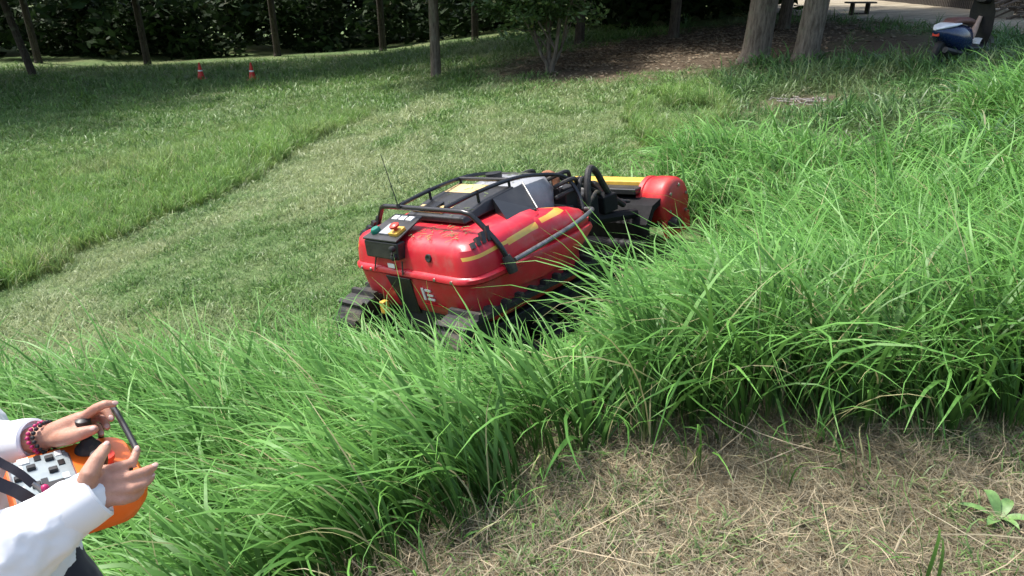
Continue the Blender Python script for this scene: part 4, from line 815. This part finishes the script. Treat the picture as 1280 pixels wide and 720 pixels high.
# shirt: torso and sleeves
cufR = wrR.lerp(hR['m'][0], .12); cufL = wrL + (elL - wrL).normalized() * .045
sh_caps = [([L(pel) + Vector((0, 0, -.10)), L(pel) + Vector((.03, 0, .08)), L(chest) + Vector((.02, 0, 0))], [.145, .15, .14]), ([L(pel) + Vector((.02, -.08, -.08)), L(chest) + Vector((.01, -.10, .02))], [.115, .12]), ([L(pel) + Vector((.03, .09, -.10)), L(chest) + Vector((.01, .10, .02))], [.12, .12]),
   ([L(shR), L(neck) - Vector((.01, 0, .06)), L(shL)], [.078, .085, .078]),
   ([L(shR), L(elR)], [.085, .078]), ([L(elR), L(elR.lerp(wrR, .55)), L(cufR)], [.078, .066, .043]), ([L(shL), L(elL)], [.08, .072]), ([L(elL), L(elL.lerp(wrL, .6)), L(cufL)], [.072, .056, .04])]
capsules('shirt', sh_caps, [], M['shirt'], pe, .006, 5, .5, (.022, .055))
for c_, e_, r_ in ((cufR, elR, .0445), (cufL, elL, .041)):
    ax = (L(c_) - L(e_)).normalized(); MB().lathe([(r_ - .004, -.05), (r_ + .001, -.045), (r_ + .003, -.0), (r_ + .001, .028), (r_ - .004, .031), (r_ - .008, .02)], L(c_), ax, 28).build('cuff', M['shirt'], pe, smooth=50)
MB().lathe([(.07, -.03), (.075, -.02), (.066, .035), (.06, .04), (.058, .03)], L(neck) - Vector((.008, 0, .02)), (.12, 0, 1), 24).build('collar', M['shirt'], pe, smooth=50)
tc = []
for s in (-1, 1):
    hip = L(pel) + Vector((.02, s * .085, -.06)); kn = Vector((.12 if s > 0 else .03, s * .11, .46)); an_ = Vector((.04 if s > 0 else -.04, s * .12, .09)); tc += [([hip + Vector((0, 0, .08)), hip + Vector((.03, 0, -.12)), kn, an_], [.105, .102, .078, .062])]
capsules('trousers', tc + [([L(pel) + Vector((0, -.06, -.04)), L(pel) + Vector((0, .06, -.04))], [.125, .125])], [], M['trouser'], pe, .01, 5, .5, (.015, .08))
for s in (-1, 1):
    an_ = Vector((.04 if s > 0 else -.04, s * .12, .045)); capsules('shoe', [([an_ + Vector((-.05, 0, 0)), an_ + Vector((.06, 0, 0)), an_ + Vector((.16, s * .015, -.008))], [.045, .046, .038])], [], M['shoe'], pe, .008, 4)
# bracelets and lanyard
axL = (L(wrL) - L(elL)).normalized()
for k, (off, rr_) in enumerate(((.002, .031), (.014, .0305))):
    b = MB(); u_ = axL.orthogonal().normalized(); v_ = axL.cross(u_); c0 = L(wrL) + axL * off
    for j in range(22):
        a = 2 * math.pi * j / 22; b.ellipsoid(c0 + (u_ * math.cos(a) + v_ * math.sin(a)) * rr_ + axL * (.004 * math.sin(3 * a)), (.0042,) * 3, None, 8, 6)
    b.build('bracelet', M['dark'] if k else M['magenta'], pe)
def strap(name, P, wd, mat, parent, nrm_):
    nrm_ = Vector(nrm_); P = [L(p) for p in P]; P, _ = catmull(P, [1] * len(P), 6); rings = []
    for i, p in enumerate(P):
        t_ = (P[min(i + 1, len(P) - 1)] - P[max(i - 1, 0)]).normalized(); s_ = t_.cross(nrm_).normalized(); n2 = s_.cross(t_)
        rings.append([p - s_ * wd / 2 - n2 * .0012, p + s_ * wd / 2 - n2 * .0012, p + s_ * wd / 2 + n2 * .0012, p - s_ * wd / 2 + n2 * .0012])
    return MB().loft(rings).build(name, mat, parent, smooth=0)
strap('lanyard', [neck + Vector((-.02, .07, -.02)), pt(-90, 520, 1.20), pt(-10, 572, 1.25), pt(22, 590, 1.265), pt(42, 606, 1.275)], .014, M['strapb'], pe, (.8, -.4, .5))
strap('neck_strap', [neck + Vector((-.02, -.07, -.02)), pt(-110, 540, 1.10), pt(-20, 596, 1.17), pt(20, 614, 1.20), pt(50, 632, 1.24)], .020, M['strapb'], pe, (.8, -.4, .5))
MB().tube([L(pt(40, 604, 1.275)), L(pt(52, 612, 1.285)), L(pt(60, 622, 1.29))], [.004, .006, .005], 8, 3).build('lanyard_clip', M['steel'], pe)
MB().tube([L(pt(56, 610, 1.285)), L(pt(64, 624, 1.29))], .007, 8, 0, True).build('lanyard_tag', M['magenta'], pe)
strap('belt', [pt(110, 655, 1.33), pt(80, 690, 1.33), pt(45, 730, 1.34)], .014, M['strapb'], pe, (.8, -.4, .5))

# ------------------------------------------------------------------ the orange remote control (local: x forward, y left, z up)
RA = math.atan2(.63, .77)
rc = empty('remote_control', (-.828, 1.09, .692)); rc.scale = (.90,) * 3; rc.rotation_euler = (0, R(6), RA); tag(rc, 'orange handheld remote control with black guard bar and joysticks held by the person', 'remote control')
def rring(x0, x1, hy, z, rad): return rrect(x0, x1, hy, z, rad, 6)
MB().loft([rring(-.05, .07, .07, -.058, .035), rring(-.09, .105, .10, -.042, .045), rring(-.112, .122, .12, -.005, .055), rring(-.115, .125, .123, .028, .055), rring(-.108, .115, .115, .045, .05)]).build('case', M['orange'], rc, smooth=50)
MB().loft([rring(-.104, .008, .10, .045, .02), rring(-.10, .004, .096, .051, .02)]).build('panel', M['silver'], rc, smooth=40)
for s in (-1, 1):
    js = empty('joystick', (.045, s * .075, .047), rc)
    MB().lathe([(.028, 0), (.027, .006), (.022, .012), (.018, .016), (.010, .03), (.0, .032)]).build('boot', M['rubber'], js); MB().tube([(0, 0, .02), (-.004, 0, .05)], .006, 8).build('stick', M['dark'], js); MB().lathe([(.0, 0), (.014, .001), (.016, .014), (.015, .03), (.008, .034), (.0, .034)], (-.004, 0, .046)).build('knob', M['black'], js)
MB().tube([(.075, .118, .03), (.085, .118, .09), (.10, .108, .122), (.104, .09, .128), (.104, -.09, .128), (.10, -.108, .122), (.085, -.118, .09), (.075, -.118, .03)], .0062, 10, 4).build('guard_bar', M['blackgloss'], rc)
MB().lathe([(.0, 0), (.018, 0), (.018, .012), (.021, .014), (.021, .024), (.0, .026)], (.06, 0, .045)).build('stop_button', M['redbtn'], rc)
for k, (xx, yy) in enumerate(((-.03, .07), (-.03, .02), (-.065, .05), (-.065, -.02), (-.09, .02), (-.09, -.05))):
    MB().box((xx, yy, .055), (.016, .014, .009)).build('switch', M['black'], rc, bevel=.002)
for k, (xx, yy) in enumerate(((-.05, .085), (-.012, .085), (-.012, .045), (-.012, -.01), (-.05, -.01), (-.09, -.02), (-.05, -.085), (-.085, .06))):
    MB().box((xx, yy, .0522), (.012, .02, .002)).build('label_plate', M['decal'] if k % 2 else M['blackgloss'], rc)
for xx, yy in ((-.096, .09), (-.096, -.09), (-.002, .09), (-.002, -.09)): MB().lathe([(.0, 0), (.004, 0), (.003, .002), (.0, .002)], (xx, yy, .051), seg=8).build('screw', M['steel'], rc)
MB().box((-.035, -.045, .0525), (.035, .05, .003)).build('display', M['dark'], rc); MB().box((-.075, .085, .0525), (.02, .022, .003)).build('label_plate', M['decal'], rc)
# broad-leaved weed on the dry strip
T = gp(1246, 655); wd_ = empty('weed', T); wd_.scale = (.8,) * 3; tag(wd_, 'broad-leaved green weed growing in the dry cuttings at lower right', 'weed')
M['weed'] = simple('weed_leaf', (.13, .24, .07), .5, var=.3, scale=30)
for k, (a, l, up_, wd2) in enumerate(((100, .10, .75, .05), (160, .15, .25, .035), (215, .11, .3, .04), (40, .10, .5, .045), (330, .12, .35, .04), (280, .09, .4, .03))):
    dv = Vector((math.cos(R(a)), math.sin(R(a)), 0)); sv = Vector((-dv.y, dv.x, 0)); rings = []
    for i in range(7):
        t = i / 6; c = dv * (l * t) + Vector((0, 0, l * up_ * math.sin(t * 2.2))); q = wd2 * .5 * math.sin(math.pi * min(1, .08 + t * .9)) ** .8
        rings.append([c - sv * q + Vector((0, 0, .008)), c, c + sv * q + Vector((0, 0, .008))])
    MB().loft(rings, cap=False, closed=False).build('leaf', M['weed'], wd_, smooth=60)
